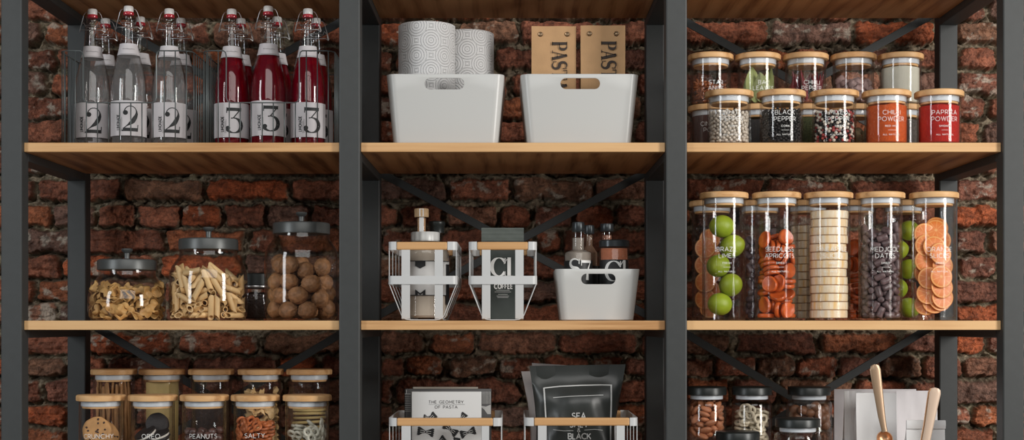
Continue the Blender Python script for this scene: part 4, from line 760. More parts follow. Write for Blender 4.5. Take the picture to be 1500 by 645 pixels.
for i, (dx, dy, ln, w, ben, tw, ry) in enumerate([(-.010, -.016, .082, .019, .1, .5, -.02), (.004, -.022, .066, .016, -.05, -.3, -.02), (.018, -.014, .078, .010, .05, .9, .16), (.028, -.004, .082, .009, .0, -1.0, .10), (-.024, -.006, .058, .010, .1, .4, -.10), (-.004, .004, .076, .013, .0, .2, -.16), (.012, .012, .070, .012, .05, -.2, .05)]):
    o = leaf_mesh(ln, w, ben, tw).build('bay_leaf', M_BAY, None); o.location = (XU[1] + dx * .8, YRJ + dy, ZU + .0055); o.rotation_euler = (0, ry * .8, 0)
    tag(o, 'grey green bay leaf standing in the upper back-row jar', 'bay leaf', 'bay leaves in the jar')

# ------------------------------------------------------------------ tall fruit jars, middle right shelf
HT = .2665; TF = [1060.5, 1137.5, 1213.5, 1289.5, 1368]; TR = [1043, 1113, 1183, 1253, 1323]
tn = [('BRAZIL', 'LIMES', 'FRESH'), ('SEEDLESS', 'APRICOTS', 'DRIED'), ('PINEAPPLE', 'SLICES', 'DRIED'), ('MEDJOOL', 'DATES', 'DRIED'), ('ORANGE', 'SLICES', 'DRIED')]
tl = ['tall bamboo-lidded glass jar holding five limes, front row', 'tall bamboo-lidded glass jar of orange SEEDLESS APRICOTS, front row', 'tall bamboo-lidded glass jar of stacked pale pineapple slices, front row', 'tall bamboo-lidded glass jar of dark MEDJOOL DATES, front row', 'tall bamboo-lidded glass jar of thin ORANGE SLICES, front row']
rl = ['tall back-row jar of orange slices behind the limes', 'tall back-row jar of dark dates between lime and apricot jars', 'tall back-row jar of pale pineapple slices behind the apricots', 'tall back-row jar of dried apricots behind the dates', 'tall back-row jar of limes behind dates and orange slices']
for i in range(5):
    t = jar_root(px(TF[i], YFJ), YFJ, S2 + .0003, tl[i], HT, group='front row of tall jars'); three(t, tn[i], .1335)
    jar_root(px(TR[i], YRJ), YRJ, S2 + .0003, rl[i], HT, group='back row of tall jars')
M_LIME = pmat('lime_peel', (.36, .41, .030), .38, vscale=16, bump=.35, bscale=500, col2=(.24, .34, .015), rnd=.10)
def lime(x, Y, z, s, rz, ry, label, grp=None):
    t = ellip(.0268 * s, .0245 * s, .0238 * s, 28, 18, lambda d, u, a: 1 + .05 * max(0, abs(d.x) - .88) / .12)
    o = t.build('lime', M_LIME, None); o.location = (x, Y, z); o.rotation_euler = (0, ry, rz); m = MB()
    m.lathe([(0, .0012), (.0018, .0009), (.0024, -.0004)], 10, m=T(.0268 * s, 0, 0) @ rot('Y', math.pi / 2)); m.build('stem_scar', pmat('lime_scar', (.25, .20, .07), .8), o)
    return tag(o, label, 'lime', grp)
for xx, yy, dy, rz, ry, lb in [(1053.5, 446, -.010, .5, .1, 'lowest lime in the tall front jar'), (1069.5, 418, -.008, 1.9, .4, 'second lime from the bottom of the tall front jar'), (1051, 390, -.011, .9, -.3, 'middle lime in the tall front jar, at the left glass'), (1072, 361, -.007, 2.6, .3, 'fourth lime up in the tall front jar, at the right glass'), (1056.5, 332.5, -.010, .3, .0, 'topmost lime in the tall front jar')]:
    lime(px(xx, YFJ), YFJ + dy, pz(yy, YFJ) + .0002, .985, rz, ry, lb)
xl = px(TR[4], YRJ)
for k in range(5): lime(xl + (.013 if k % 2 == 0 else -.013), YRJ, S2 + .0295 + k * .043, .93, k * 1.1, .2, 'green lime stacked in the tall back-row jar', 'limes in the back-row jar')
def M_fruit(name, c, c2, **k): return pmat(name, c, .32, var=.3, vscale=60, col2=c2, bump=.25, bscale=150, rnd=.18, **k)
M_APR = M_fruit('dried_apricot', (.62, .125, .022), (.42, .065, .012))
M_DATE = pmat('chopped_date', (.150, .098, .100), .30, var=.45, vscale=120, bump=.5, bscale=220, rnd=.3)
fill_from_sim('apricot', apricot_mesh, 'dried_apricot', M_APR, 'glossy orange dried apricot in the front-row jar', 'dried apricot', 'apricots in the front-row jar', px(TF[1], YFJ), YFJ, S2, zmax=.176, scale=.985)
fill_from_sim('apricot', apricot_mesh, 'dried_apricot', M_APR, 'orange dried apricot in the back-row jar behind the dates', 'dried apricot', 'apricots in the back-row jar', px(TR[3], YRJ), YRJ, S2, zmax=.176, scale=.985, rz=2, ymax=.01)
fill_from_sim('date', date_mesh, 'date', M_DATE, 'wrinkled dark date piece in the front-row jar', 'date', 'dates in the front-row jar', px(TF[3], YFJ), YFJ, S2, scale=.985)
fill_from_sim('date', date_mesh, 'date', M_DATE, 'dark date piece in the back-row jar', 'date', 'dates in the back-row jar', px(TR[1], YRJ), YRJ, S2, scale=.985, ymax=-.012)
def slice_mat():
    m, nt, ns, ls = nodes('orange_slice'); b = N(nt, 'ShaderNodeBsdfPrincipled'); o = N(nt, 'ShaderNodeOutputMaterial'); L(nt, b, 0, o, 0); b.inputs['Roughness'].default_value = .4
    tc = N(nt, 'ShaderNodeTexCoord'); sp = N(nt, 'ShaderNodeSeparateXYZ'); L(nt, tc, 'Object', sp, 0)
    at = N(nt, 'ShaderNodeMath', operation='ARCTAN2'); L(nt, sp, 'Y', at, 0); L(nt, sp, 'X', at, 1)
    mu = N(nt, 'ShaderNodeMath', operation='MULTIPLY'); mu.inputs[1].default_value = 9; L(nt, at, 0, mu, 0)
    co = N(nt, 'ShaderNodeMath', operation='COSINE'); L(nt, mu, 0, co, 0)
    cb = N(nt, 'ShaderNodeCombineXYZ'); L(nt, sp, 'X', cb, 0); L(nt, sp, 'Y', cb, 1)
    ln = N(nt, 'ShaderNodeVectorMath', operation='LENGTH'); L(nt, cb, 0, ln, 0)
    r1 = N(nt, 'ShaderNodeMapRange'); r1.inputs['From Min'].default_value = .90; r1.inputs['From Max'].default_value = 1.0; L(nt, co, 0, r1, 0)
    r2 = N(nt, 'ShaderNodeMapRange'); r2.inputs['From Min'].default_value = .0195; r2.inputs['From Max'].default_value = .0205; L(nt, ln, 'Value', r2, 0)
    r3 = N(nt, 'ShaderNodeMapRange'); r3.inputs['From Min'].default_value = .004; r3.inputs['From Max'].default_value = .002; L(nt, ln, 'Value', r3, 0)
    a = N(nt, 'ShaderNodeMath', operation='MAXIMUM'); L(nt, r1, 0, a, 0); L(nt, r2, 0, a, 1)
    a2 = N(nt, 'ShaderNodeMath', operation='MAXIMUM'); L(nt, a, 0, a2, 0); L(nt, r3, 0, a2, 1)
    mx = N(nt, 'ShaderNodeMix', data_type='RGBA'); mx.inputs[6].default_value = (.72, .20, .035, 1); mx.inputs[7].default_value = (.80, .38, .12, 1); L(nt, a2, 0, mx, 0)
    r4 = N(nt, 'ShaderNodeMapRange'); r4.inputs['From Min'].default_value = .0226; r4.inputs['From Max'].default_value = .0230; L(nt, ln, 'Value', r4, 0)
    m2 = N(nt, 'ShaderNodeMix', data_type='RGBA'); L(nt, mx, 2, m2, 6); m2.inputs[7].default_value = (.62, .14, .02, 1); L(nt, r4, 0, m2, 0); L(nt, m2, 2, b, 'Base Color'); return m
M_SLICE = slice_mat()
def slice_mesh():
    m = MB(); n = 36; m.lathe([(0, .0009), (.011, .0010), (.0225, .0012), (.0236, .0008), (.0236, -.0008), (.0225, -.0012), (.011, -.001), (0, -.0009)], n)
    m.v = [(x, y, z + .0011 * math.sin(x * 130) * math.cos(y * 90)) for x, y, z in m.v]; return m
so = slice_mesh().build('orange_slice', M_SLICE, None); sme = so.data; bpy.data.objects.remove(so)
def oslice(cx_, cy_, cz_, az, tilt, roll, label, grp, s=1.0):
    o = mobj('orange_slice', sme); mm = Matrix.Rotation(az, 4, 'Z') @ Matrix.Rotation(math.pi / 2 + tilt, 4, 'X') @ Matrix.Rotation(roll, 4, 'Z')
    o.rotation_mode = 'QUATERNION'; o.rotation_quaternion = mm.to_quaternion(); o.location = (cx_, cy_, cz_); o.scale = (s, s, s); tag(o, label, 'orange slice', grp)
cx0 = px(TF[4], YFJ)
SL = [(1376, 333, .018, -.32, 'topmost orange slice, leaning over the pile in the jar'), (1373, 337, .010, -.32, None), (1353, 343, .010, -.1, None), (1357, 360, .004, -.15, None), (1368, 362, -.003, -.2, None), (1376, 372, -.008, -.2, None), (1354, 383, .000, -.1, None),
      (1377, 406, -.026, -.12, None), (1379, 421, -.0225, -.12, None), (1359, 408, -.012, -.1, None), (1378, 436, -.019, -.12, None), (1357, 430, -.012, -.2, None), (1374, 440, -.013, -.25, None), (1366, 444, -.008, -.3, None), (1351, 400, .006, 0, None), (1382, 390, -.004, 0, None), (1352, 368, .013, 0, None), (1380, 352, .012, 0, None), (1353, 446, -.002, -.2, None), (1368, 392, .008, 0, None)]
for k, (xx, yy, dy, tilt, lb) in enumerate(SL):
    dx = px(xx, YFJ) - cx0; lim = math.sqrt(max(0, .0405 ** 2 - dy * dy)) - .0232
    dx = max(-abs(lim), min(abs(lim), dx)) if lim > 0 else dx * .5
    zz = max(pz(yy, YFJ), S2 + .0295)
    oslice(cx0 + dx, YFJ + dy, zz, dx * 14 * (1 if dy < 0 else -.3), tilt, k * .7, lb or 'thin translucent orange slice in the front-row jar', None if lb else 'orange slices in the front-row jar')
cx1 = px(TR[0], YRJ)
for k in range(9): oslice(cx1 + (-.016 if k % 2 else -.006), YRJ - .012 + .003 * (k % 3), S2 + .0295 + k * .019, -.35, -.1, k, 'orange slice in the back-row jar behind the limes', 'orange slices in the back-row jar')
def pine_mesh(k):
    m = MB(); rr = .0388 - .0006 * (k % 3); h = .0163
    m.lathe([(.011, 0), (rr - .001, 0), (rr, .001), (rr + .0003, h * .5), (rr, h - .001), (rr - .001, h), (.011, h), (.011, 0)], 44, squash=lambda A, z: 1 + .006 * math.sin(23 * A + k) + .006 * math.sin(9 * A + 2 * k)); return m
M_PINE = pmat('dried_pineapple', (.80, .52, .20), .5, vscale=1, stretch=(120, 120, 12), col2=(.84, .80, .70), rnd=.04)
M_PEDGE = pmat('pineapple_edge', (.30, .14, .05), .6)
for (jx, jy, ym, grp, lb) in ((TF[2], YFJ, 13, 'pineapple slices in the front-row jar', 'thick pale pineapple slice stacked in the front-row jar'), (TR[2], YRJ, 12, 'pineapple slices in the back-row jar', 'pale pineapple slice stacked in the back-row jar')):
    rnd = random.Random(9)
    for k in range(ym):
        o = pine_mesh(k).build('pineapple_slice', M_PINE, None); o.location = (px(jx, jy) + rnd.uniform(-.0017, .0021), jy + rnd.uniform(-.001, .001), S2 + .0056 + k * .0172); o.rotation_euler = (0, 0, rnd.uniform(0, 6))
        e = MB(); e.lathe([(.0380, .0163), (.0387, .0162), (.0388, .0168), (.0380, .01705), (.012, .01705), (.012, .0163), (.0380, .0163)], 40); e.build('browned_rim', M_PEDGE, o)
        tag(o, ('topmost pineapple slice in the front-row jar' if (k == ym - 1 and jy == YFJ) else lb), 'pineapple slice', None if (k == ym - 1 and jy == YFJ) else grp)

# ------------------------------------------------------------------ swing-top lemonade bottles in wire baskets, top left shelf
BP = [(0, .0004), (.031, .0004), (.0354, .002), (.0371, .007), (.0371, .124), (.0365, .134), (.0346, .150), (.0318, .165), (.0285, .179), (.0248, .192), (.0215, .204), (.0186, .218), (.0165, .234), (.0148, .250), (.0138, .262), (.0142, .2645), (.0142, .269), (.0126, .272), (.0124, .282), (.0136, .2835), (.0136, .287), (.0122, .2875)]
def bottle_r(z):
    for (r0, z0), (r1, z1) in zip(BP, BP[1:]):
        if z0 <= z <= z1 and z1 > z0: return r0 + (r1 - r0) * (z - z0) / (z1 - z0)
    return .0371
CLEARL = liquid_mat('clear_lemonade', (.93, .92, .92), (.40, .385, .38), .13)
REDL = liquid_mat('red_lemonade', (.55, .008, .045), (.34, .002, .020), .30)
def make_bottle(kind):
    red = kind == '3'
    t = thing('swing_top_bottle', 'x', 'bottle')
    m = MB(); m.lathe(BP, 44); m.build('glass_body', BGLASS, t)
    m = MB(); m.lathe([(0, .006), (.0344, .006)] + [(max(.001, r - .0024), z) for r, z in BP if .007 <= z <= .2] + [(bottle_r(.212) - .0024, .212), (0, .212)], 40); m.build('lemonade', REDL if red else CLEARL, t)
    m = MB(); r0 = .0371; m.lathe([(r0 + .0004, .0235), (r0 + .0004, .0975), (r0 + .0001, .0975)], 48, a0=R(-270 + 15), a1=R(90 - 15) - .0); lb = m.build('label', PAPERLABEL, t)
    m = MB(); fn = on_cyl(r0, 0, .30, .0007)
    fl_ = lambda u, v: fn(-.0245 - v, .028 + u)   # LIMONADE reads upwards
    text(m, 'LIMONADE', .0235, 0, .0066, fl_, sp=.20, wt=.20, cond=.62)
    for k, (ln, hh) in enumerate(((.030, .0013), (.034, .0013))): strip(m, [(.004, -.0062 - .0022 * k), (ln, -.0062 - .0022 * k)], .0006, fl_, minlen=.004)
    didone(m, kind, -.0165, .0325, .0545, lambda u, v: fn(u, v)); m.build('label_print', INKB, lb, smooth=False)
    z0, z1 = .1965, .2215; n = 6
    m = MB(); m.lathe([(bottle_r(z0 + (z1 - z0) * i / n) + .0005, z0 + (z1 - z0) * i / n) for i in range(n + 1)], 40); nb = m.build('neck_label', PAPERLABEL, t)
    m = MB(); ff = lambda u, v: ((bottle_r(v) + .0010) * math.sin(u / .019 + .25), -(bottle_r(v) + .0010) * math.cos(u / .019 + .25), v)
    rn = random.Random(2)
    for k in range(9): strip(m, [(-.011 + k * .0026, .2085 + .0006 * math.sin(k)), (-.0098 + k * .0026, .2095 + .0008 * math.cos(k * 2))], .0010, ff)
    strip(m, [(-.016, .1985), (.016, .1985)], .0005, ff, minlen=.003); m.build('neck_print', INKB, nb, smooth=False)
    m = MB(); m.lathe([(0, .291), (.0098, .291), (.0102, .2925), (.0102, .3005), (.0090, .3030), (.006, .304), (0, .304)], 24); m.build('stopper', CERAMIC, t)
    m = MB(); m.lathe([(0, .284), (.0105, .284), (.0112, .2865), (.0108, .2895), (.0098, .291), (0, .291)], 24); m.build('rubber_gasket', REDRUB, t)
    m = MB()
    ring = [(.0148 * math.cos(2 * math.pi * i / 20), .0148 * math.sin(2 * math.pi * i / 20), .2665) for i in range(20)]; m.tube(ring, .0008, 6, closed=True)
    for s in (-1, 1):
        m.tube([(0, -.0150, .2560), (s * .012, -.0150, .2560), (s * .0215, -.008, .2575), (s * .0270, -.002, .2535), (s * .0282, .001, .2575), (s * .0185, .0, .2905), (s * .0150, 0, .2965), (s * .0102, 0, .2975)], .00085, 6)
        m.tube([(s * .0148, 0, .2665), (s * .0185, -.003, .2740), (s * .0240, -.004, .268), (s * .0268, -.002, .2545)], .0008, 6)
    m.build('wire_bail', STEELW, t); return t
names2 = [(135.5, 3.172, 'left front clear lemonade bottle with label 2'), (188.5, 3.142, 'middle front clear lemonade bottle with label 2'), (248, 3.168, 'right front clear lemonade bottle with label 2'), (154.5, 3.27, 'left back clear lemonade bottle'), (205.5, 3.252, 'middle back clear lemonade bottle'), (265, 3.266, 'right back clear lemonade bottle')]
names3 = [(339.5, 3.172, 'left front red lemonade bottle with label 3'), (393, 3.142, 'middle front red lemonade bottle with label 3'), (451, 3.168, 'right front red lemonade bottle with label 3'), (353, 3.27, 'left back red lemonade bottle'), (406, 3.252, 'middle back red lemonade bottle'), (463, 3.266, 'right back red lemonade bottle')]
for kind, lst, grp in (('2', names2, 'clear lemonade bottles'), ('3', names3, 'red lemonade bottles')):
    b0 = make_bottle(kind)
    for i, (xx, yy, lb) in enumerate(lst):
        loc = (px(xx, yy), yy, S1 + .0032)
        if i == 0: first = b0; 
        else: dup(b0, loc, rz=.05 * ((i * 7) % 3 - 1), label=lb, group=grp)
    b0.location = (px(lst[0][0], lst[0][1]), lst[0][1], S1 + .0032); b0['label'] = lst[0][2]; b0['group'] = grp
def basket(x0, x1, label):
    Y0 = 3.065; Y1 = 3.36; a = px(x0, Y0); b = px(x1, Y0); cx_ = (a + b) / 2; w = (b - a); cy = (Y0 + Y1) / 2; d = Y1 - Y0
    t = thing('wire_basket', label, 'basket', (cx_, cy, S1), group='wire baskets of lemonade')
    H = .1975; lowz = .0895; wr = .0013; rc = .022
    per = [(p[0], p[1]) for p in rrect(w + .022, d, rc, 6)]
    m = MB()
    for z in (.0015, ):
        m.tube([(p[0], p[1], z) for p in per], .0013, 6, closed=True)
    # rim with the dropped front opening
    xa, xb = px(122, Y0) - px(94, Y0) - w / 2, px(229, Y0) - px(94, Y0) - w / 2
    fy = -d / 2; q = .010
    back = [p for p in per]
    # order the perimeter starting at the front right corner going round the back to the front left corner
    i0 = max(range(len(per)), key=lambda i: (per[i][1] < 0) * 10 + per[i][0] - abs(per[i][1] + d / 2) * 5)
    seq = sorted(per, key=lambda p: (math.atan2(p[1], p[0]) + math.pi / 2) % (2 * math.pi))
    rim = [(p[0], p[1], H) for p in seq if not (abs(p[1] - fy) < 1e-6 and False)]
    dip = [(xa, fy, H)] + [(xa + 0, fy, H - .012), (xa, fy, lowz + q), (xa + q * .3, fy, lowz + q * .3), (xa + q, fy, lowz), (xb - q, fy, lowz), (xb - q * .3, fy, lowz + q * .3), (xb, fy, lowz + q), (xb, fy, H - .012), (xb + .002, fy, H - .003), (xb + .006, fy, H)]
    dip[0] = (xa - .006, fy, H); dip.insert(1, (xa - .002, fy, H - .003))
    path = dip + rim
    m.tube(path, .0014, 6, closed=True); m.build('rim', GWIRE, t)
    def wire(x, y, z1, nm='upright_wire'):
        k = MB(); k.tube([(0, 0, .0015), (0, 0, z1)], wr, 6); o = k.build(nm, GWIRE, t); o.location = (x, y, 0)
    for i in range(12):
        x = -w / 2 + w * i / 11
        z1 = lowz if xa + .003 < x < xb - .003 else H
        wire(x, -d / 2, z1)
        wire(x, d / 2, H)
    for i in range(12):
        y = -d / 2 + rc + (d - 2 * rc) * i / 11
        for s in (-1, 1): wire(s * (w / 2 + .011), y, H)
    m = MB()
    for i in range(9):
        y = -d / 2 + d * (i + .5) / 9; m.tube([(-(w / 2 + .010), y, .0013), ((w / 2 + .010), y, .0013)], .0012, 6)
    m.build('base_grid', GWIRE, t)
basket(94, 273, 'grey wire basket holding the clear lemonade bottles'); basket(303.5, 481, 'grey wire basket holding the red lemonade bottles')

# ------------------------------------------------------------------ knob-lidded jars, middle left shelf
def knob_jar(xx, prof, lidr, lz0, lz1, kz, label, Y=3.145):
    t = thing('knob_lid_jar', label, 'jar', (px(xx, Y), Y, S2 + .0003), group='jars with grey knob lids')
    m = MB(); m.lathe(prof, 56); m.cur = 1; m.lathe([(0, .005)] + [(max(0, r - .003), max(z, .005)) for r, z in prof[3:]], 56); m.build('glass_body', [GLASS, GLASS_IN], t)
    m = MB(); m.lathe([(0, lz0), (lidr - .001, lz0), (lidr, lz0 + .001), (lidr, lz1 - .004), (lidr - .0012, lz1 - .0012), (lidr - .004, lz1), (lidr * .5, lz1 + .0005), (0, lz1 + .001)], 56); l_ = m.build('lid', LIDM, t)
    m = MB(); m.lathe([(.0065, lz1), (.0055, lz1 + .004), (.0060, kz - .010), (.0112, kz - .0055), (.0122, kz - .003), (.0112, kz - .0006), (.009, kz), (0, kz)], 24); m.build('knob', LIDM, l_)
    return t
def Z2(y, Y=3.145): return CZ - (y - CY) * Y / F - S2
k_ = 3.145 / F
knob_jar(186, [(0, .0002), (.068, .0002), (.074, .002), (.0790, .010), (.0812, .022), (.0815, .040), (.0800, .055), (.0755, .070), (.069, .082), (.0620, .091), (.0585, .097), (.0585, Z2(396))], 42.5 * k_, Z2(396.5), Z2(381), Z2(364.5), 'squat glass jar of small folded pasta with grey knob lid')
knob_jar(305.5, [(0, .0002), (.070, .0002), (.076, .002), (.0808, .010), (.0825, .022), (.0828, .085), (.0812, .102), (.076, .116), (.0685, .127), (.063, .134), (.0605, .140), (.0605, Z2(367))], 43 * k_, Z2(367), Z2(350.5), Z2(333), 'mid-height glass jar of penne with grey knob lid')
knob_jar(441.5, [(0, .0002), (.066, .0002), (.072, .002), (.0765, .010), (.0780, .022), (.0782, .130), (.0765, .146), (.071, .158), (.0640, .167), (.0600, .173), (.0590, Z2(343.5))], 41.5 * k_, Z2(343.5), Z2(327), Z2(311), 'tallest knob-lidded glass jar, full of walnuts')
M_PASTA = pmat('dry_pasta', (.82, .56, .27), .5, var=.15, vscale=60, rnd=.12)
M_PASTA2 = pmat('brown_pasta', (.60, .35, .12), .6, var=.25, vscale=80, rnd=.2)
M_WAL = pmat('walnut_shell', (.36, .17, .070), .6, var=.5, vscale=90, bump=1, bscale=160, rnd=.15)
fill_from_sim('tri', tri_mesh, 'folded_pasta', M_PASTA2, 'small folded brown pasta piece in the squat jar', 'pasta', 'folded pasta in the squat jar', px(186, 3.145), 3.145, S2)
fill_from_sim('penne', penne_mesh, 'penne', M_PASTA, 'golden penne tube in the mid-height knob-lidded jar', 'pasta', 'penne in the jar', px(305.5, 3.145), 3.145, S2, scale=1.01)
fill_from_sim('walnut', walnut_mesh, 'walnut', M_WAL, 'whole brown walnut in the tall knob-lidded jar', 'walnut', 'walnuts in the jar', px(441.5, 3.145), 3.145, S2)
t = thing('glass_jar', 'dark-filled glass jar with black lid behind the penne and walnut jars', 'jar', (px(375.5, 3.34), 3.34, S2 + .0003))
m = MB(); m.lathe([(0, .0002), (.042, .0002), (.045, .004), (.045, .074), (.040, .080)], 36); m.build('glass_body', GLASS, t)
m = MB(); m.lathe([(0, .080), (.0405, .080), (.044, .081), (.044, .105), (.042, .107), (0, .107)], 36); m.build('lid', BLID, t)
m = MB(); m.lathe([(.0405, .0735), (.0412, .0745), (.0412, .079), (.0405, .080)], 36); m.build('seal', STEELW, t)
tag(powder(pmat('dark_roast_beans', (.03, .015, .010), .5, var=.4, vscale=100, bump=1, bscale=200), px(375.5, 3.34), 3.34, S2, .060, 'dark coffee beans in the jar behind penne and walnuts', cat='coffee', name='coffee_beans', seed=3))

# ------------------------------------------------------------------ white bins
def bin_(xa, xb, xc, xd, ytop, Yt, zs, slot, depth, label, lean=.010):
    """xa, xb top edges; xc, xd bottom edges (photo columns), slot in photo pixels"""
    a, b, c, d = px(xa, Yt), px(xb, Yt), px(xc, Yt), px(xd, Yt); cx_ = (a + b) / 2; H = pz(ytop, Yt) - zs
    wt, wb = b - a, d - c; cy = Yt + depth / 2
    def ring(w, dd, r, z): return [(p[0], p[1], z) for p in rrect(w, dd, r, 7)]
    th = .0028; m = MB(); rt, rb = .020, .016; dt, db = depth, depth - 2 * lean
    lp = [ring(wb - .006, db - .006, rb - .003, .0003), ring(wb - .001, db - .001, rb, .002), ring(wb, db, rb, .005)]
    for k in (.25, .5, .75): lp.append(ring(wb + (wt - wb) * k, db + (dt - db) * k, rb + (rt - rb) * k, .005 + (H - .006) * k))
    lp += [ring(wt, dt, rt, H - .001), ring(wt - .001, dt - .001, rt, H), ring(wt - 2 * th + .001, dt - 2 * th + .001, rt - th, H), ring(wt - 2 * th, dt - 2 * th, rt - th, H - .001)]
    for k in (.75, .5, .25): lp.append(ring(wb + (wt - wb) * k - 2 * th, db + (dt - db) * k - 2 * th, rb + (rt - rb) * k - th, .005 + (H - .006) * k))
    lp.append(ring(wb - 2 * th, db - 2 * th, rb - th, .004))
    m.loops(lp, True, True); o = m.build('storage_bin', WPLAS, None, loc=(cx_, cy, zs + .0002))
    s0, s1, y0, y1 = slot; w = px(s1, Yt) - px(s0, Yt); h = (y1 - y0) * Yt / F; zc = pz((y0 + y1) / 2, Yt) - zs; sx = (px(s0, Yt) + px(s1, Yt)) / 2 - cx_
    c_ = MB(); out = [(sx + p[0], p[1] + zc) for p in rrect(w, h, h / 2 - .0003, 8)]
    c_.loops([[(p[0], -depth, p[1]) for p in out], [(p[0], depth, p[1]) for p in out]]); cu = c_.build('cut', WPLAS, None, loc=o.location)
    bo = o.modifiers.new('b', 'BOOLEAN'); bo.object = cu; bo.operation = 'DIFFERENCE'; bo.solver = 'EXACT'
    bpy.context.view_layer.update(); dg = bpy.context.evaluated_depsgraph_get(); me = bpy.data.meshes.new_from_object(o.evaluated_get(dg)); o.modifiers.clear(); o.data = me
    bpy.data.objects.remove(cu)
    bm = bmesh.new(); bm.from_mesh(me)
    for e in bm.edges: e.smooth = not (len(e.link_faces) == 2 and e.calc_face_angle(0) > R(35))
    for f_ in bm.faces: f_.smooth = True
    bm.to_mesh(me); bm.free()
    return tag(o, label, 'storage bin')
bin_(565.3, 738.8, 576, 730.5, 108.5, 3.05, S1, (622, 680, 114.5, 131), .30, 'large white plastic bin holding the two paper rolls')
bin_(762.3, 936, 772.5, 925.5, 108.5, 3.05, S1, (821, 879, 114.5, 130.5), .30, 'large white plastic bin holding the brown pasta bags')
bin_(813.5, 938, 822.3, 930, 394.3, 3.06, S2, (851.5, 901.8, 401.3, 416.8), .20, 'small white plastic bin holding glass spice mills')
def roll_mat():
    m, nt, ns, ls = nodes('embossed_paper'); b = N(nt, 'ShaderNodeBsdfPrincipled'); o = N(nt, 'ShaderNodeOutputMaterial'); L(nt, b, 0, o, 0)
    b.inputs['Base Color'].default_value = (.66, .66, .66, 1); b.inputs['Roughness'].default_value = .9
    tc = N(nt, 'ShaderNodeTexCoord'); sp = N(nt, 'ShaderNodeSeparateXYZ'); L(nt, tc, 'Object', sp, 0)
    at = N(nt, 'ShaderNodeMath', operation='ARCTAN2'); L(nt, sp, 'Y', at, 0); L(nt, sp, 'X', at, 1)
    def tile(dx, dz):
        u = N(nt, 'ShaderNodeMath', operation='MULTIPLY_ADD'); u.inputs[1].default_value = 6 / (2 * math.pi); u.inputs[2].default_value = dx + 30; L(nt, at, 0, u, 0)
        v = N(nt, 'ShaderNodeMath', operation='MULTIPLY_ADD'); v.inputs[1].default_value = 1 / .0625; v.inputs[2].default_value = dz + 30; L(nt, sp, 'Z', v, 0)
        fu = N(nt, 'ShaderNodeMath', operation='FRACT'); L(nt, u, 0, fu, 0); fv = N(nt, 'ShaderNodeMath', operation='FRACT'); L(nt, v, 0, fv, 0)
        cb = N(nt, 'ShaderNodeCombineXYZ'); L(nt, fu, 0, cb, 0); L(nt, fv, 0, cb, 1)
        sb = N(nt, 'ShaderNodeVectorMath', operation='SUBTRACT'); sb.inputs[1].default_value = (.5, .5, 0); L(nt, cb, 0, sb, 0)
        ln = N(nt, 'ShaderNodeVectorMath', operation='LENGTH'); L(nt, sb, 0, ln, 0); return ln
    a = tile(0, 0); b2 = tile(.5, .5); mn = N(nt, 'ShaderNodeMath', operation='MINIMUM'); L(nt, a, 'Value', mn, 0); L(nt, b2, 'Value', mn, 1)
    mu = N(nt, 'ShaderNodeMath', operation='MULTIPLY'); mu.inputs[1].default_value = 2 * math.pi / .088; L(nt, mn, 0, mu, 0)
    co = N(nt, 'ShaderNodeMath', operation='COSINE'); L(nt, mu, 0, co, 0)
    pw = N(nt, 'ShaderNodeMapRange'); pw.inputs['From Min'].default_value = .2; pw.inputs['From Max'].default_value = 1; L(nt, co, 0, pw, 0)
    bp = N(nt, 'ShaderNodeBump'); bp.inputs['Strength'].default_value = 1; bp.inputs['Distance'].default_value = .0016; bp.invert = True; L(nt, pw, 0, bp, 'Height'); L(nt, bp, 0, b, 'Normal'); return m
RM = roll_mat()
def roll(xx, Y, top, rz, label):
    t = thing('paper_roll', label, 'paper roll', (px(xx, Y), Y, S1 + .0045), rz); r = .0605; h = pz(top, Y) - S1 - .0045
    m = MB(); m.lathe([(.021, .0), (r - .001, 0), (r, .001), (r, h - .0015), (r - .002, h), (.021, h), (.021, 0)], 64); m.build('paper', RM, t)
    m = MB(); m.lathe([(.0208, .0), (.0208, h), (.0190, h), (.0190, 0), (.0208, 0)], 32); m.build('cardboard_core', pmat('cardboard', (.40, .28, .18), .8), t)
roll(625.3, 3.145, 38.5, 0.2, 'white embossed kitchen paper roll in the left white bin, the nearer one'); roll(683.2, 3.245, 50, 1.1, 'white kitchen paper roll standing behind the nearer one')

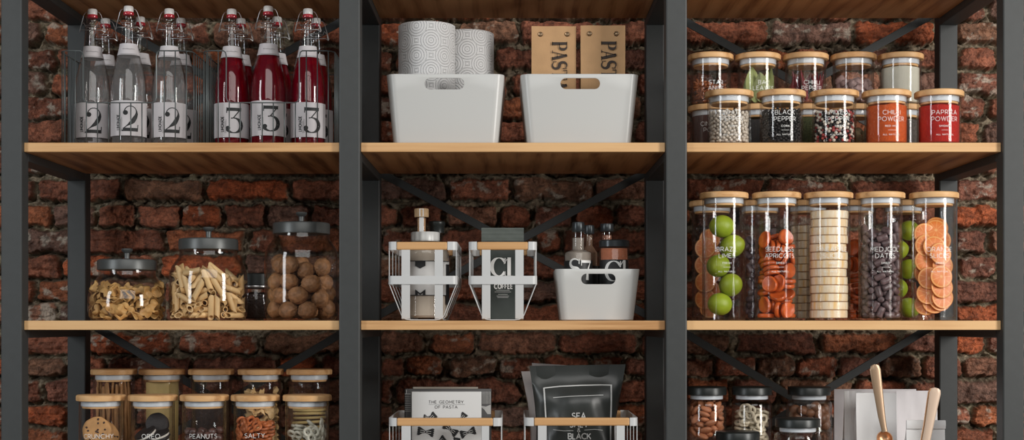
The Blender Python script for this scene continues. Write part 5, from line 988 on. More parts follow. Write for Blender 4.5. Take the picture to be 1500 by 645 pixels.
# ------------------------------------------------------------------ brown pasta bags
KRAFT = pmat('kraft_paper', (.52, .31, .15), .75, var=.10, vscale=40, bump=.15, bscale=300)
KRAFTD = pmat('rivet_metal', (.25, .17, .10), .35, .6)
def kraft_bag(x0, x1, top, Y, label, seed):
    a, b = px(x0, Y), px(x1, Y); w = b - a; H = pz(top, Y) - S1 - .0045; d = .062
    t = thing('paper_bag', label, 'paper bag', ((a + b) / 2, Y, S1 + .0047), group='brown pasta bags')
    m = MB(); n = 14; k = 8; lp = []
    rnd = random.Random(seed)
    for i in range(n + 1):
        s = i / n; z = H * s; th = d * (1 if s < .55 else max(.05, 1 - (s - .55) / .37)); th = max(th, .0022)
        yo = 0; row = []; ins = .010 * math.sin(math.pi * min(1, s)) if s < .9 else .001
        ww = w / 2 * (.985 + .015 * s)
        f_ = [(-ww + 2 * ww * j / k, yo + .0012 * math.sin(j * 1.3 + i * .7 + seed)) for j in range(k + 1)]
        bk = [(ww - 2 * ww * j / k, yo + th) for j in range(k + 1)]
        row = [(p[0], p[1], z) for p in f_] + [(ww - ins * (th / d), th * .5, z)] + [(p[0], p[1], z) for p in bk] + [(-ww + ins * (th / d), th * .5, z)]
        lp.append(row)
    m.loops(lp); m.build('bag_body', KRAFT, t, angle=28)
    m = MB(); fn = lambda u, v: (v, -.0020, H - u)
    x = .0335; h = .0315
    for ch in 'PASTA': x += didone(m, ch, x, -.0155 + .0105 if 0 else -.0050, h * 1.0, (lambda u, v: (v + .0, -.0021, H - u)), tn=.045, tk=.20) * h * .79 if False else 0
    x = .0335
    for ch in 'PASTA':
        mm_ = MB(); adv = didone(mm_, ch, 0, 0, h, lambda u, v: (u, v, 0), tn=.045, tk=.21)
        m.add([(-.0035 + v_[1] if True else 0, -.0022, H - (x + v_[0] * .86)) for v_ in mm_.v], mm_.f); x += adv * h * .80 + .0018
    m.build('lettering', pmat('brown_black_ink', (.035, .022, .016), .7), t, smooth=False)
    for s in (-1, 1):
        m = MB(); m.lathe([(0, .0018), (.0018, .0020), (.0030, .0012), (.0042, .0018), (.0052, .0006), (.0054, 0)], 18, m=T(s * w * .30 + .000, -.0012, H - .0175) @ rot('X', math.pi / 2)); m.build('rivet', KRAFTD, t)
kraft_bag(778.6, 844, 38.5, 3.135, 'left brown PASTA paper bag with two rivets in the white bin', 1); kraft_bag(850.5, 916, 37.5, 3.125, 'right brown PASTA paper bag with two rivets in the white bin', 5)

# ------------------------------------------------------------------ white wire caddies with wooden grips
def caddy(x0, x1, ytop, zs, flats, wood, label, depth=.27, Y0=3.035):
    a, b = px(x0, Y0), px(x1, Y0); w = b - a; H = pz(ytop, Y0) - zs; s_ = .001408
    t = thing('wire_caddy', label, 'caddy', ((a + b) / 2, Y0 + depth / 2, zs), group='white wire caddies with wooden grips')
    cx_ = (a + b) / 2; hw = w / 2; hd = depth / 2; rimh = .0172
    bz1 = H - .0705; bz0 = bz1 - .0172; ins = .0275
    W0, W1 = px(wood[0], Y0) - cx_, px(wood[1], Y0) - cx_
    for s in (-1, 1):
        m = MB(); m.box(((W0 + W1) / 2, 0, 0), (W1 - W0, .013, rimh - .0006), .003); o = m.build('wooden_grip', HANDLE, t, smooth=False); o.location = (0, s * (hd - .0065), H - rimh / 2)
    # rim: corner brackets and side bars
    out = rrect(w, depth, .012, 5); inn = rrect(w - .005, depth - .005, .0096, 5)
    keep = lambda p: not (W0 < p[0] < W1)
    o_ = [p for p in out]; n = len(o_)
    for sgn in (-1, 1):
        m = MB()
        so_ = [p for p in out if p[0] * sgn > 0]; si = [p for p in inn if p[0] * sgn > 0]
        so_.sort(key=lambda p: p[1] if True else 0)
        ang = lambda p: math.atan2(p[1], p[0] * sgn)
        so_.sort(key=ang); si.sort(key=ang)
        e = (W1 if sgn > 0 else W0)
        so_ = [(e, -hd)] + so_ + [(e, hd)]; si = [(e, -hd + .0025)] + si + [(e, hd - .0025)]
        lp = [[(p[0], p[1], H - rimh) for p in so_], [(p[0], p[1], H) for p in so_], [(p[0], p[1], H) for p in si], [(p[0], p[1], H - rimh) for p in si], [(p[0], p[1], H - rimh) for p in so_]]
        m.loops(lp, False, False, closed=False)
        m.build('rim_bracket', WMETAL, t)
    m = MB(); o2 = rrect(w + .001, depth + .001, .012, 5); i2 = rrect(w - .002, depth - .002, .0105, 5)
    m.loops([[(p[0], p[1], bz0) for p in o2], [(p[0], p[1], bz1) for p in o2], [(p[0], p[1], bz1) for p in i2], [(p[0], p[1], bz0) for p in i2], [(p[0], p[1], bz0) for p in o2]], False, False); m.build('middle_band', WMETAL, t)
    for (f0, f1) in flats:
        u0, u1 = px(f0, Y0) - cx_, px(f1, Y0) - cx_; uc = (u0 + u1) / 2; fw = u1 - u0; y = hd - .0022
        pr = [(-y, H - rimh * .6), (-y, .012), (-y + .003, .004), (-y + .012, .0012), (y - .012, .0012), (y - .003, .004), (y, .012), (y, H - rimh * .6)]
        lp = [[(-fw / 2, p[0], p[1]), (fw / 2, p[0], p[1])] for p in pr]; v = []; m = MB()
        q = [(p[0] * (1 - .0018 / y), p[1] + (.0016 if 1 < i < 6 else 0)) for i, p in enumerate(pr)]
        lp = [[(-fw / 2, p[0], p[1]), (fw / 2, p[0], p[1]), (fw / 2, r_[0], r_[1]), (-fw / 2, r_[0], r_[1])] for p, r_ in zip(pr, q)]
        m.loops(lp); o = m.build('flat_strap', WMETAL, t, angle=50); o.location = (uc, 0, 0)
    for i in range(4):
        y = -hd + .006 + (depth - .012) * i / 3; m = MB(); g = hw - .0018
        m.tube([(-g, 0, H - rimh * .8), (-g, 0, bz0), (-g + ins * .90, 0, .012), (-g + ins * 1.02, 0, .0065), (-g + ins * 1.25, 0, .0028), (-g + ins * 1.6, 0, .0016), (0, 0, .0016), (g - ins * 1.6, 0, .0016), (g - ins * 1.25, 0, .0028), (g - ins * 1.02, 0, .0065), (g - ins * .90, 0, .012), (g, 0, bz0), (g, 0, H - rimh * .8)], .0010, 6)
        o = m.build('bent_rod', WMETAL, t); o.location = (0, y, 0)
    return t
caddy(568.6, 669.5, 354.2, S2, [(588, 600.5), (636.7, 648.8)], (580.5, 655.5), 'white wire caddy holding the cream canister and corked bottle')
caddy(686.4, 786.6, 354.2, S2, [(706, 718.4), (754.8, 767)], (698.5, 774), 'white wire caddy holding the dark coffee bag')
caddy(569, 735.7, 612.6, S3, [(588, 601.6), (705.5, 716.5)], (581, 722.7), 'white wire caddy holding cookbooks on the lowest shelf')
caddy(767.8, 934.7, 612.2, S3, [(788, 800.3), (903, 915.3)], (782, 922.7), 'white wire caddy holding the black foil pouch on the lowest shelf')

# ------------------------------------------------------------------ things inside the upper caddies
CB = .0032
CREAM = pmat('cream_powder', (.50, .43, .35), .8, var=.12, vscale=30)
DARKP = pmat('dark_green_foil_bag', (.045, .055, .050), .45, var=.15, vscale=20)
Yc = 3.15
t = thing('canister', 'clear cream-filled canister with white ribbed lid and black-and-white label in the caddy', 'canister', (px(623, Yc), Yc, S2 + CB)); k_ = Yc / F
def zl(y, Y=Yc, b=S2 + CB): return pz(y, Y) - b
m = MB(); r0 = .0505; m.lathe([(0, .0002), (r0 - .006, .0002), (r0, .006), (r0, zl(372)), (r0 - .004, zl(362)), (.0335, zl(355)), (.0300, zl(352))], 48); m.build('glass_body', GLASS, t)
m = MB(); m.lathe([(0, .0035), (r0 - .006, .0035), (r0 - .002, .008), (r0 - .002, zl(373)), (r0 - .006, zl(364)), (0, zl(362))], 40); cm = m.build('filling', CREAM, t)
m = MB(); m.lathe([(r0 + .0004, zl(433)), (r0 + .0004, zl(384))], 48); lb = m.build('label', PAPERW, t)
m = MB(); m.lathe([(0, zl(354)), (.0300, zl(354)), (.0302, zl(342)), (.0285, zl(340.5)), (0, zl(340.5))], 64, squash=lambda A, z: 1 + .018 * math.cos(14 * A)); m.build('lid', WPLAS, t)
m = MB(); fn = on_cyl(r0, 0, .19, .0018)
for y in (384, 433.5): strip(m, [(-.055, zl(y)), (.055, zl(y))], .0017, fn, minlen=.004)
ux = lambda x: (x - 623) * k_ * 1.06
def PL(pts): poly(m, [(ux(a), zl(b)) for a, b in pts], fn)
PL([(605, 384.5), (619, 384.5), (619, 391), (612, 395), (605, 391)])
PL([(605, 433), (605, 425), (608.6, 427.5), (608.6, 433)]); PL([(615.4, 433), (615.4, 427.5), (619, 425), (619, 433)]); PL([(605, 425), (612, 430.5), (619, 425), (619, 428), (612, 433), (605, 428)])
PL([(652, 388), (662, 388), (662, 447), (652, 447)]); m.build('label_print', INKB, lb, smooth=False)
t = thing('corked_bottle', 'slim bottle with pale cork stopper and white stripe behind the canister', 'bottle', (px(617.5, 3.235), 3.235, S2 + CB)); Yb = 3.235
zb = lambda y: pz(y, Yb) - S2 - CB; q = Yb / F
m = MB(); m.lathe([(0, .0002), (.018, .0002), (.020, .003), (.020, .12), (.012, .15), (7.3 * q, zb(345)), (7.3 * q, zb(318))], 28); m.build('glass_body', GLASS, t)
m = MB(); m.lathe([(0, .003), (.0185, .004), (.0185, .115), (.0105, .148), (6 * q, zb(345)), (6 * q, zb(320)), (0, zb(320))], 24); m.build('filling', pmat('light_brown_filling', (.42, .24, .12), .6), t)
m = MB(); m.lathe([(0, zb(318.5)), (10.3 * q, zb(318.5)), (10.5 * q, zb(317)), (10.5 * q, zb(307.5)), (9.8 * q, zb(306)), (0, zb(306))], 28); m.build('cork_stopper', pmat('cork', (.55, .37, .20), .7, var=.3, vscale=120), t)
m = MB(); f2 = on_cyl(10.5 * q, 0, .05, .0005); poly(m, [(-.0048, zb(317.8)), (.0048, zb(317.8)), (.0048, zb(306.6)), (-.0048, zb(306.6))], f2)
f3 = on_cyl(7.3 * q, 0, .05, .0005); poly(m, [(-.0048, zb(343)), (.0048, zb(343)), (.0048, zb(318)), (-.0048, zb(318))], f3); m.build('paper_stripe', PAPERW, t, smooth=False)
t = thing('spice_mill', 'black-capped glass mill standing behind the canister in the caddy', 'mill', (px(631, 3.262), 3.262, S2 + CB)); Yb = 3.262; q = Yb / F
zb = lambda y: pz(y, Yb) - S2 - CB
t.location.x = px(640, 3.262)
m = MB(); m.lathe([(0, .0002), (.017, .0002), (.019, .003), (.019, .13), (.013, .155), (.0125, zb(341))], 28); m.build('glass_body', GLASS, t)
m = MB(); m.lathe([(0, .003), (.0175, .004), (.0175, .125), (0, .128)], 24); m.build('filling', pmat('dark_filling', (.06, .045, .035), .7), t)
m = MB(); m.lathe([(0, zb(342)), (.0165, zb(342)), (.0165, zb(332)), (.0185, zb(330)), (.0185, zb(326)), (.0165, zb(324.5)), (0, zb(324))], 28); m.build('cap', BLID, t)
# coffee bag
Yd = 3.12; a, b = px(705.3, Yd), px(767.3, Yd); H = pz(334, Yd) - S2 - CB
t = thing('coffee_bag', 'dark green coffee bag lettered C1 COFFEE standing in the caddy', 'coffee bag', ((a + b) / 2, Yd, S2 + CB)); w = b - a
m = MB(); lp = []; n = 12
for i in range(n + 1):
    s = i / n * .86; th = .062 * (1 if s < .6 else max(.06, 1 - (s - .6) / .27)); z = H * s
    f_ = [(-w / 2 + w * j / 8, .0008 * math.sin(j * 2 + i), z) for j in range(9)]; bk = [(w / 2 - w * j / 8, max(th, .003), z) for j in range(9)]; lp.append(f_ + bk)
m.loops(lp); m.build('bag_body', DARKP, t, angle=30)
m = MB(); lp = []
for i in range(9):
    s = .86 + .14 * i / 8; y = -.0012 + .0008 * math.sin(i * 2.4); lp.append([(-w / 2 + w * j / 10, y + .0004 * math.sin(j * 1.7 + i), H * s) for j in range(11)] + [(w / 2 - w * j / 10, y + .0032, H * s) for j in range(11)])
m.loops(lp); m.build('sealed_top', pmat('bag_seal', (.085, .10, .088), .55, var=.2, vscale=30), t, angle=60)
m = MB(); q = Yd / F; fn = lambda u, v: (px(u, Yd) - (a + b) / 2, -.0022, pz(v, Yd) - S2 - CB)
didone(m, 'C', px(718.5, Yd) - (a + b) / 2, zl(405, Yd), 27.5 * q, lambda u, v: (u, -.0022, v), tn=.03, tk=.21); didone(m, '1', px(737.5, Yd) - (a + b) / 2, zl(405, Yd), 27.5 * q, lambda u, v: (u, -.0024, v), tn=.03, tk=.19)
text(m, 'COFFEE', px(737.5, Yd) - (a + b) / 2, zl(419.7, Yd), 6.6 * q, lambda u, v: (u, -.0022, v), sp=.24, wt=.24, cond=.66)
for y, hw in ((425.5, 10), (428, 12), (431.5, 7), (434, 9), (436, 8)): strip(m, [((- hw) * q + .0005, zl(y, Yd)), (hw * q + .0005, zl(y, Yd))], .0006, lambda u, v: (u, -.0022, v))
m.build('lettering', INKW, t, smooth=False)

# ------------------------------------------------------------------ glass mills in the small bin
BLAB = pmat('black_label', (.014, .015, .016), .5)
MCAP = pmat('dark_mill_cap', (.045, .052, .056), .3, .5)
def mill(xx, Y, r, prof_y, cap, fill, label, fillcol, chars=None, neck=None, lt=382, ang=0):
    q = Y / F; zs = S2 + .0045; z = lambda y: pz(y, Y) - zs
    t = thing('spice_mill', label, 'mill', (px(xx, Y), Y, zs)); rr = r * q; nr = neck * q
    m = MB(); m.lathe([(0, .0002), (rr - .003, .0002), (rr, .003), (rr, z(prof_y[0])), (rr * .93, z(prof_y[0] - 2.5)), (nr, z(prof_y[1])), (nr, z(prof_y[2]))], 40); m.build('glass_body', GLASS, t)
    ft = fill
    pr = [(0, .003), (rr - .0022, .004), (rr - .0022, z(prof_y[0])), (rr * .90, z(prof_y[0] - 1.5))]
    pr += [(nr - .0018, z(prof_y[1])), (nr - .0018, z(ft)), (0, z(ft))] if ft < prof_y[1] else [(0, z(prof_y[0] - 2))]
    m = MB(); m.lathe(pr, 36); m.build('filling', fillcol, t)
    m = MB(); m.lathe([(rr + .0004, .012), (rr + .0004, z(lt))], 40); lb = m.build('label', BLAB, t)
    c = MB(); cr = cap[0] * q; y0, y1 = cap[1], cap[2]
    c.lathe([(0, z(y1)), (cr * .94, z(y1)), (cr, z(y1 - 1)), (cr, z(y0 + 2)), (cr * .92, z(y0 + .4)), (0, z(y0))], 36, squash=lambda A, zz: 1 + .012 * math.cos(24 * A)); c.build('cap', MCAP, t)
    if chars:
        m = MB()
        for ch, u, y0_, h in chars: didone(m, ch, u * q, z(y0_), h * q, on_cyl(rr, 0, ang, .0008), tn=.035, tk=.17)
        m.build('label_print', INKW, lb, smooth=False)
    return t
M_SALT = pmat('grey_beige_salt', (.30, .26, .22), .8, var=.15, vscale=120)
mill(847, 3.135, 20.5, (372, 366, 340), (9.2, 325.4, 340), 349, 'tall mill of grey-beige salt with label S7 in the small white bin', M_SALT, [('S', -14.5, 406, 26), ('7', 3.5, 411, 29)], 9.5, 382.5)
mill(863, 3.205, 13, (372, 360, 342), (7.4, 330, 343), 345, 'slim dark-capped mill behind the salt mill', pmat('brown_spice', (.16, .09, .055), .8), None, 6, 390)
mill(889, 3.215, 13, (372, 360, 339), (9.8, 327.6, 339.5), 345, 'dark-capped mill behind the orange spice jar', pmat('red_brown_spice', (.22, .09, .05), .8), None, 8, 390)
mill(899.5, 3.13, 21, (366, 362.5, 361), (21.8, 351.7, 363), 363, 'wide grey-lidded jar of orange spice with label C1 in the small white bin', pmat('orange_salt', (.50, .17, .085), .8, var=.2, vscale=150), [('C', -15.5, 413, 30), ('1', 6.0, 411, 29)], 20, 381.3)

# ------------------------------------------------------------------ bottom left: snack jars
HB, HR = .2091, .2568
BF = [148, 224, 299.5, 374, 450]; BR = [167, 237.5, 309.5, 382, 453]
bl = ['bamboo-lidded jar of chocolate chip cookies, leftmost in the low front row', 'bamboo-lidded jar of black sandwich cookies lettered OREO', 'bamboo-lidded jar of dark round PEANUTS in the low front row', 'bamboo-lidded jar of orange SALTY pretzel rings', 'bamboo-lidded jar of cream coated pretzel rings, rightmost in the low front row']
bt = ['CRUNCHY', 'OREO', 'PEANUTS', 'SALTY', None]
br_ = ['back-row jar of brown breadsticks, lowest left shelf', 'back-row jar of pale yellow pasta sheets, lowest left shelf', 'back-row jar of dark brown contents behind the PEANUTS jar', 'back-row jar of folded pasta behind the orange pretzel jar', 'back-row jar of flat stacked pasta behind the cream pretzel jar']
for i in range(5):
    t = jar_root(px(BF[i], YFJ), YFJ, S3 + .0003, bl[i], HB, group='low front row of snack jars')
    if bt[i]: jar_text(t, [(bt[i], .0088, 0)], pz(640 if i < 3 else 639, 3.035) - S3)
    jar_root(px(BR[i], YRJ), YRJ, S3 + .0003, br_[i], HR, group='low back row of jars')
M_COOK = pmat('cookie_dough', (.56, .30, .115), .75, var=.25, vscale=70, bump=.6, bscale=120)
M_CHOC = pmat('chocolate', (.045, .018, .012), .45)
def cookie(x, y, z, az, tilt, seed, label, grp=None):
    rnd = random.Random(seed); m = MB()
    m.lathe([(0, .0042), (.012, .0044), (.023, .0036), (.0285, .0020), (.0300, 0), (.0285, -.0020), (.02, -.003), (0, -.003)], 40, squash=lambda A, zz: 1 + .015 * math.sin(5 * A + seed) + .01 * math.sin(11 * A))
    o = m.build('cookie', M_COOK, None); o.location = (x, y, z); o.rotation_euler = (math.pi / 2 + tilt, 0, az)
    c = MB()
    for k in range(13):
        a = rnd.uniform(0, 6.28); r = .025 * math.sqrt(rnd.random()); e = ellip(.0028, .0023, .0016, 8, 6); c.add(e.v, e.f, T(r * math.cos(a), r * math.sin(a), .0040 - r * .03) @ rot('Z', a))
    c.build('chocolate_chips', M_CHOC, o); return tag(o, label, 'cookie', grp)
X0 = px(BF[0], YFJ)
cookie(X0 - .004, YFJ - .018, pz(631, YFJ), 0, -.12, 1, 'large round chocolate chip cookie facing front')
cookie(X0 + .011, YFJ - .004, pz(637, YFJ), .75, -.35, 2, 'tilted cookie at the right behind the front one')
cookie(X0 - .001, YFJ + .008, pz(640, YFJ), -.1, -.2, 3, 'cookie standing behind the front cookie')
M_ORE = pmat('dark_cocoa_cookie', (.018, .012, .011), .6, var=.3, vscale=150, bump=.4, bscale=400)
M_CRM = pmat('white_cream', (.62, .58, .52), .6)
def oreo(x, y, z, rx, ry, label, grp=None, face=False):
    t = thing('sandwich_cookie', label, 'cookie', (x, y, z), group=grp); t.rotation_euler = (rx, ry, 0); r = .0235
    m = MB()
    for s in (-1, 1):
        m.lathe([(0, s * .0022), (r - .0004, s * .0022), (r, s * .0027), (r, s * .0058), (r - .0014, s * .0066), (0, s * .0066)], 44, squash=lambda A, zz: 1 + .01 * math.cos(36 * A))
    m.build('wafers', M_ORE, t); m = MB(); m.lathe([(0, -.0021), (r - .0012, -.0021), (r - .0012, .0021), (0, .0021)], 36); m.build('cream', M_CRM, t); return t
X1 = px(BF[1], YFJ)
oreo(X1 + .008, YFJ + .006, pz(622, YFJ), 1.35, .2, 'round dark sandwich cookie facing front at the top of the jar')
for (dx, dy, yy, rx, ry, lb) in [(-.012, -.012, 636, .35, -.45, 'dark sandwich cookie tilted at the left under the top one'), (-.010, -.011, 646, .30, -.55, 'lower dark sandwich cookie tilted at the left'), (.014, -.010, 637, .30, -.22, 'dark sandwich cookie lying at the right of the jar'), (.014, -.010, 647, .25, -.25, 'lower dark sandwich cookie lying at the right')]:
    oreo(X1 + dx, YFJ + dy, pz(yy, YFJ), rx, ry, lb)
M_NUT = pmat('dark_roast_nut', (.11, .055, .045), .4, var=.4, vscale=90, rnd=.25)
fill_from_sim('nut', nut_mesh, 'roasted_nut', M_NUT, 'dark round roasted nut in the PEANUTS jar', 'nut', 'nuts in the PEANUTS jar', px(BF[2], YFJ), YFJ, S3, zmax=.135)
M_PRET = pmat('orange_pretzel', (.50, .145, .045), .5, var=.25, vscale=80, rnd=.2)
M_YOG = pmat('cream_coating', (.58, .56, .46), .45, var=.08, vscale=60, rnd=.08)
fill_from_sim('pretzel', ring_mesh, 'pretzel', M_PRET, 'orange three-ring pretzel in the SALTY jar', 'pretzel', 'orange pretzels in the jar', px(BF[3], YFJ), YFJ, S3, zmax=.148)
fill_from_sim('pretzel', ring_mesh, 'pretzel', M_YOG, 'cream coated three-ring pretzel in the jar', 'pretzel', 'cream pretzels in the jar', px(BF[4], YFJ), YFJ, S3, zmax=.142, rz=2.6)
M_STICK = pmat('breadstick', (.40, .20, .075), .7, var=.3, vscale=60, rnd=.25)
rnd = random.Random(12); sm = []
for k in range(3):
    m = MB(); n = 10; m.tube([(.0012 * math.sin(i * 1.3 + k), .001 * math.cos(i * 1.7 + k), .22 * i / n) for i in range(n + 1)], [.0022] + [.0034 + .0004 * math.sin(i * 2 + k) for i in range(n - 1)] + [.0020], 8); o = m.build('breadstick', M_STICK, None); sm.append(o.data); bpy.data.objects.remove(o)
for i in range(22):
    a = R(-118 + 236 * i / 21); rr = .0355 if i % 2 == 0 else .0275
    o = mobj('breadstick', sm[i % 3]); o.location = (px(BR[0], YRJ) + rr * math.sin(a), YRJ - rr * math.cos(a), S3 + .0065); o.rotation_euler = (rnd.uniform(-.02, .02), rnd.uniform(-.012, .012), rnd.uniform(0, 6)); o.scale = (1, 1, rnd.uniform(.95, 1.06))
    tag(o, 'brown breadstick standing upright in the back-row jar', 'breadstick', 'breadsticks in the jar')
M_LAS = pmat('pasta_sheet', (.56, .42, .17), .6, var=.12, vscale=40, rnd=.1)
def sheet(x, y, z, w, h, rz, wav, label, grp=None, flat=False):
    m = MB(); n = 12; k = 8; f_ = []; b_ = []
    lp = []
    for i in range(n + 1):
        zz = h * i / n; row = [(-w / 2 + w * j / k, wav * math.sin(j * .9 + i * .35), zz) for j in range(k + 1)] + [(w / 2 - w * j / k, wav * math.sin((k - j) * .9 + i * .35) + .0016, zz) for j in range(k + 1)]
        lp.append(row)
    m.loops(lp); o = m.build('pasta_sheet', M_LAS, None, loc=(x, y, z)); o.rotation_euler = (-math.pi / 2 if flat else 0, 0, rz); return tag(o, label, 'pasta sheet', grp)
X2 = px(BR[1], YRJ)
sheet(X2 - .004, YRJ - .026, S3 + .0065, .050, .222, .10, .0015, 'wide pale yellow pasta sheet standing at the front of its jar')
sheet(X2 + .024, YRJ - .010, S3 + .0065, .036, .224, .9, .0010, 'narrow pale yellow pasta sheet at the right of its jar')
sheet(X2 + .002, YRJ + .004, S3 + .0065, .060, .216, -.15, .0015, 'pale pasta sheet behind the front sheets')
powder(pmat('dark_beans', (.05, .024, .014), .5, var=.5, vscale=150, bump=1, bscale=150), px(BR[2], YRJ), YRJ, S3, .19, 'dark brown beans in the back-row jar behind the nuts', cat='beans', name='dark_beans', seed=9)
for zo in (.070, .118, .162): fill_from_sim('anise', tri_mesh, 'folded_pasta', M_PASTA, 'folded golden pasta piece in the back-row jar', 'pasta', 'folded pasta in the back-row jar', px(BR[3], YRJ), YRJ, S3 + zo, scale=1.0, zmax=.045 if zo < .16 else .04, rz=zo * 30, ymax=.02)
X4 = px(BR[4], YRJ); rnd = random.Random(3)
for k in range(13):
    m = MB(); rr = .036; z0 = S3 + .06 + .0095 * k
    m.lathe([(0, .0), (rr - .002, .0), (rr, .002), (rr, .004), (rr - .002, .006), (0, .006)], 30, squash=lambda A, z: 1 + .05 * math.sin(3 * A + k) + .03 * math.sin(7 * A + 2 * k))
    o = m.build('pasta_nest', M_LAS, None, loc=(X4 + rnd.uniform(-.002, .002), YRJ, z0)); o.rotation_euler = (rnd.uniform(-.05, .05), rnd.uniform(-.05, .05), k)
    if k < 12: tag(o, 'flat pale pasta round stacked in the back-row jar', 'pasta', 'flat pasta rounds in the jar')
    else: tag(o, 'topmost flat pasta round in the back-row jar', 'pasta'); o.rotation_euler = (0, .10, 0)

# ------------------------------------------------------------------ bottom centre: books and pouches
def book(x0, x1, top, Y, th, label, cover, name='book'):
    a, b = px(x0, Y), px(x1, Y); H = pz(top, Y) - S3 - CB; w = b - a
    t = thing(name, label, 'book', ((a + b) / 2, Y, S3 + CB))
    m = MB(); m.box((0, .0010, H / 2), (w, .0020, H), .0004); m.box((0, th - .0010, H / 2), (w, .0020, H), .0004); m.box((-w / 2 + .0011, th / 2, H / 2), (.0022, th, H), .0004); m.build('cover', cover, t)
    m = MB(); m.box((.0015, th / 2, H / 2), (w - .007, th - .0044, H - .006), 0); m.build('pages', pmat('book_pages', (.60, .57, .50), .85, var=.2, vscale=1, stretch=(1, 900, 1)), t); return t, w, H
WCOV = pmat('white_cover', (.62, .62, .61), .45)
Y5 = 3.10; t, w, H = book(602, 705, 574.7, Y5, .024, 'white pasta cookbook with black bow-tie drawings, front of the caddy', WCOV)
q = Y5 / F; cxb = px(653.5, Y5); fy = lambda u, v: (u, -.0007, v); zy = lambda y: pz(y, Y5) - S3 - CB; ux = lambda x: px(x, Y5) - cxb
m = MB(); text(m, 'THE GEOMETRY', ux(653.5), zy(589.2), 4.0 * q, fy, sp=.38, wt=.14); text(m, 'OF PASTA', ux(653.5), zy(596.6), 4.0 * q, fy, sp=.38, wt=.14); strip(m, [(ux(628), zy(592.8)), (ux(681), zy(592.8))], .0005, fy); m.build('title_print', pmat('grey_ink', (.12, .12, .12), .6), t, smooth=False)
def bowtie(m, cx_, cy_, ang, s):
    c, sn = math.cos(R(ang)), math.sin(R(ang))
    f = lambda u, v: (ux(cx_) + (u * c - v * sn) * q, -.0008, zy(cy_) + (u * sn + v * c) * q)
    for sg in (-1, 1):
        pts = [(0, 1.4 * s)] + [(sg * 5 * s, 3.2 * s), (sg * 9 * s, 6.2 * s)]
        n = 9
        for i in range(n + 1):
            yy = 6.2 - 12.4 * i / n; pts.append((sg * (11.5 + (1.0 if i % 2 else -.2)) * s, yy * s))
        pts += [(sg * 9 * s, -6.2 * s), (sg * 5 * s, -3.2 * s), (0, -1.4 * s)]
        for i in range(1, len(pts) - 2): poly(m, [pts[0], pts[i], pts[i + 1]], f)
        poly(m, [pts[0], pts[-2], pts[-1]], f)
def bow_lines(m, cx_, cy_, ang, s):
    c, sn = math.cos(R(ang)), math.sin(R(ang)); f = lambda u, v: (ux(cx_) + (u * c - v * sn) * q, -.0010, zy(cy_) + (u * sn + v * c) * q)
    for sg in (-1, 1):
        for k in (-1, 1): strip(m, [(sg * 1 * s, k * .5 * s), (sg * 4 * s, k * 1.6 * s), (sg * 8 * s, k * 1.4 * s)], .7 * s, f)
m = MB(); m2 = MB()
BT = [(630, 613.5, 40, .85), (626, 611, -12, .45), (676, 614, 55, .8), (623.5, 633, -8, 1.0), (660, 629.5, -38, .95), (685.5, 634, 18, .95), (643, 648, 35, .9), (668, 651, 80, .8), (690, 662, -20, .9), (620, 664, 25, .9), (652, 672, -30, .9)]
for c in BT: bowtie(m, *c); bow_lines(m2, *c)
m.build('bow_tie_drawings', INKB, t, smooth=False); m2.build('drawing_lines', WCOV, t, smooth=False)
GCOV = pmat('dark_patterned_cover', (.06, .058, .058), .5)
Y6 = 3.135; t, w, H = book(592.5, 719.5, 570.5, Y6, .022, 'dark patterned cookbook behind the white pasta book', GCOV)
cx6 = px(656, Y6); m = MB(); u6 = lambda x: px(x, Y6) - cx6; z6 = lambda y: pz(y, Y6) - S3 - CB; f6 = lambda u, v: (u, -.0006, v)
for k in range(9): strip(m, [(u6(593), z6(581 + k * 2.7)), (u6(602), z6(581 + k * 2.7))], .0010, f6)
strip(m, [(u6(593), z6(577.5)), (u6(602), z6(577.5))], .0012, f6); strip(m, [(u6(595.5), z6(571.5)), (u6(595.5), z6(577))], .0009, f6)
m.build('striped_print', pmat('pale_stripes', (.45, .45, .44), .6), t, smooth=False); m = MB()
for k in range(7): strip(m, [(u6(707 + k * 1.9), z6(574)), (u6(707 + k * 1.9), z6(592))], .0010, f6)
poly(m, [(u6(705), z6(595)), (u6(712), z6(596)), (u6(719), z6(593)), (u6(719), z6(607)), (u6(714), z6(607)), (u6(709), z6(600)), (u6(705), z6(597))], f6); m.build('cover_print', pmat('pale_print', (.45, .45, .44), .6), t, smooth=False)
book(604, 700, 567.5, 3.175, .018, 'grey-brown thin book at the back of the caddy', pmat('grey_brown_cover', (.25, .22, .18), .6))
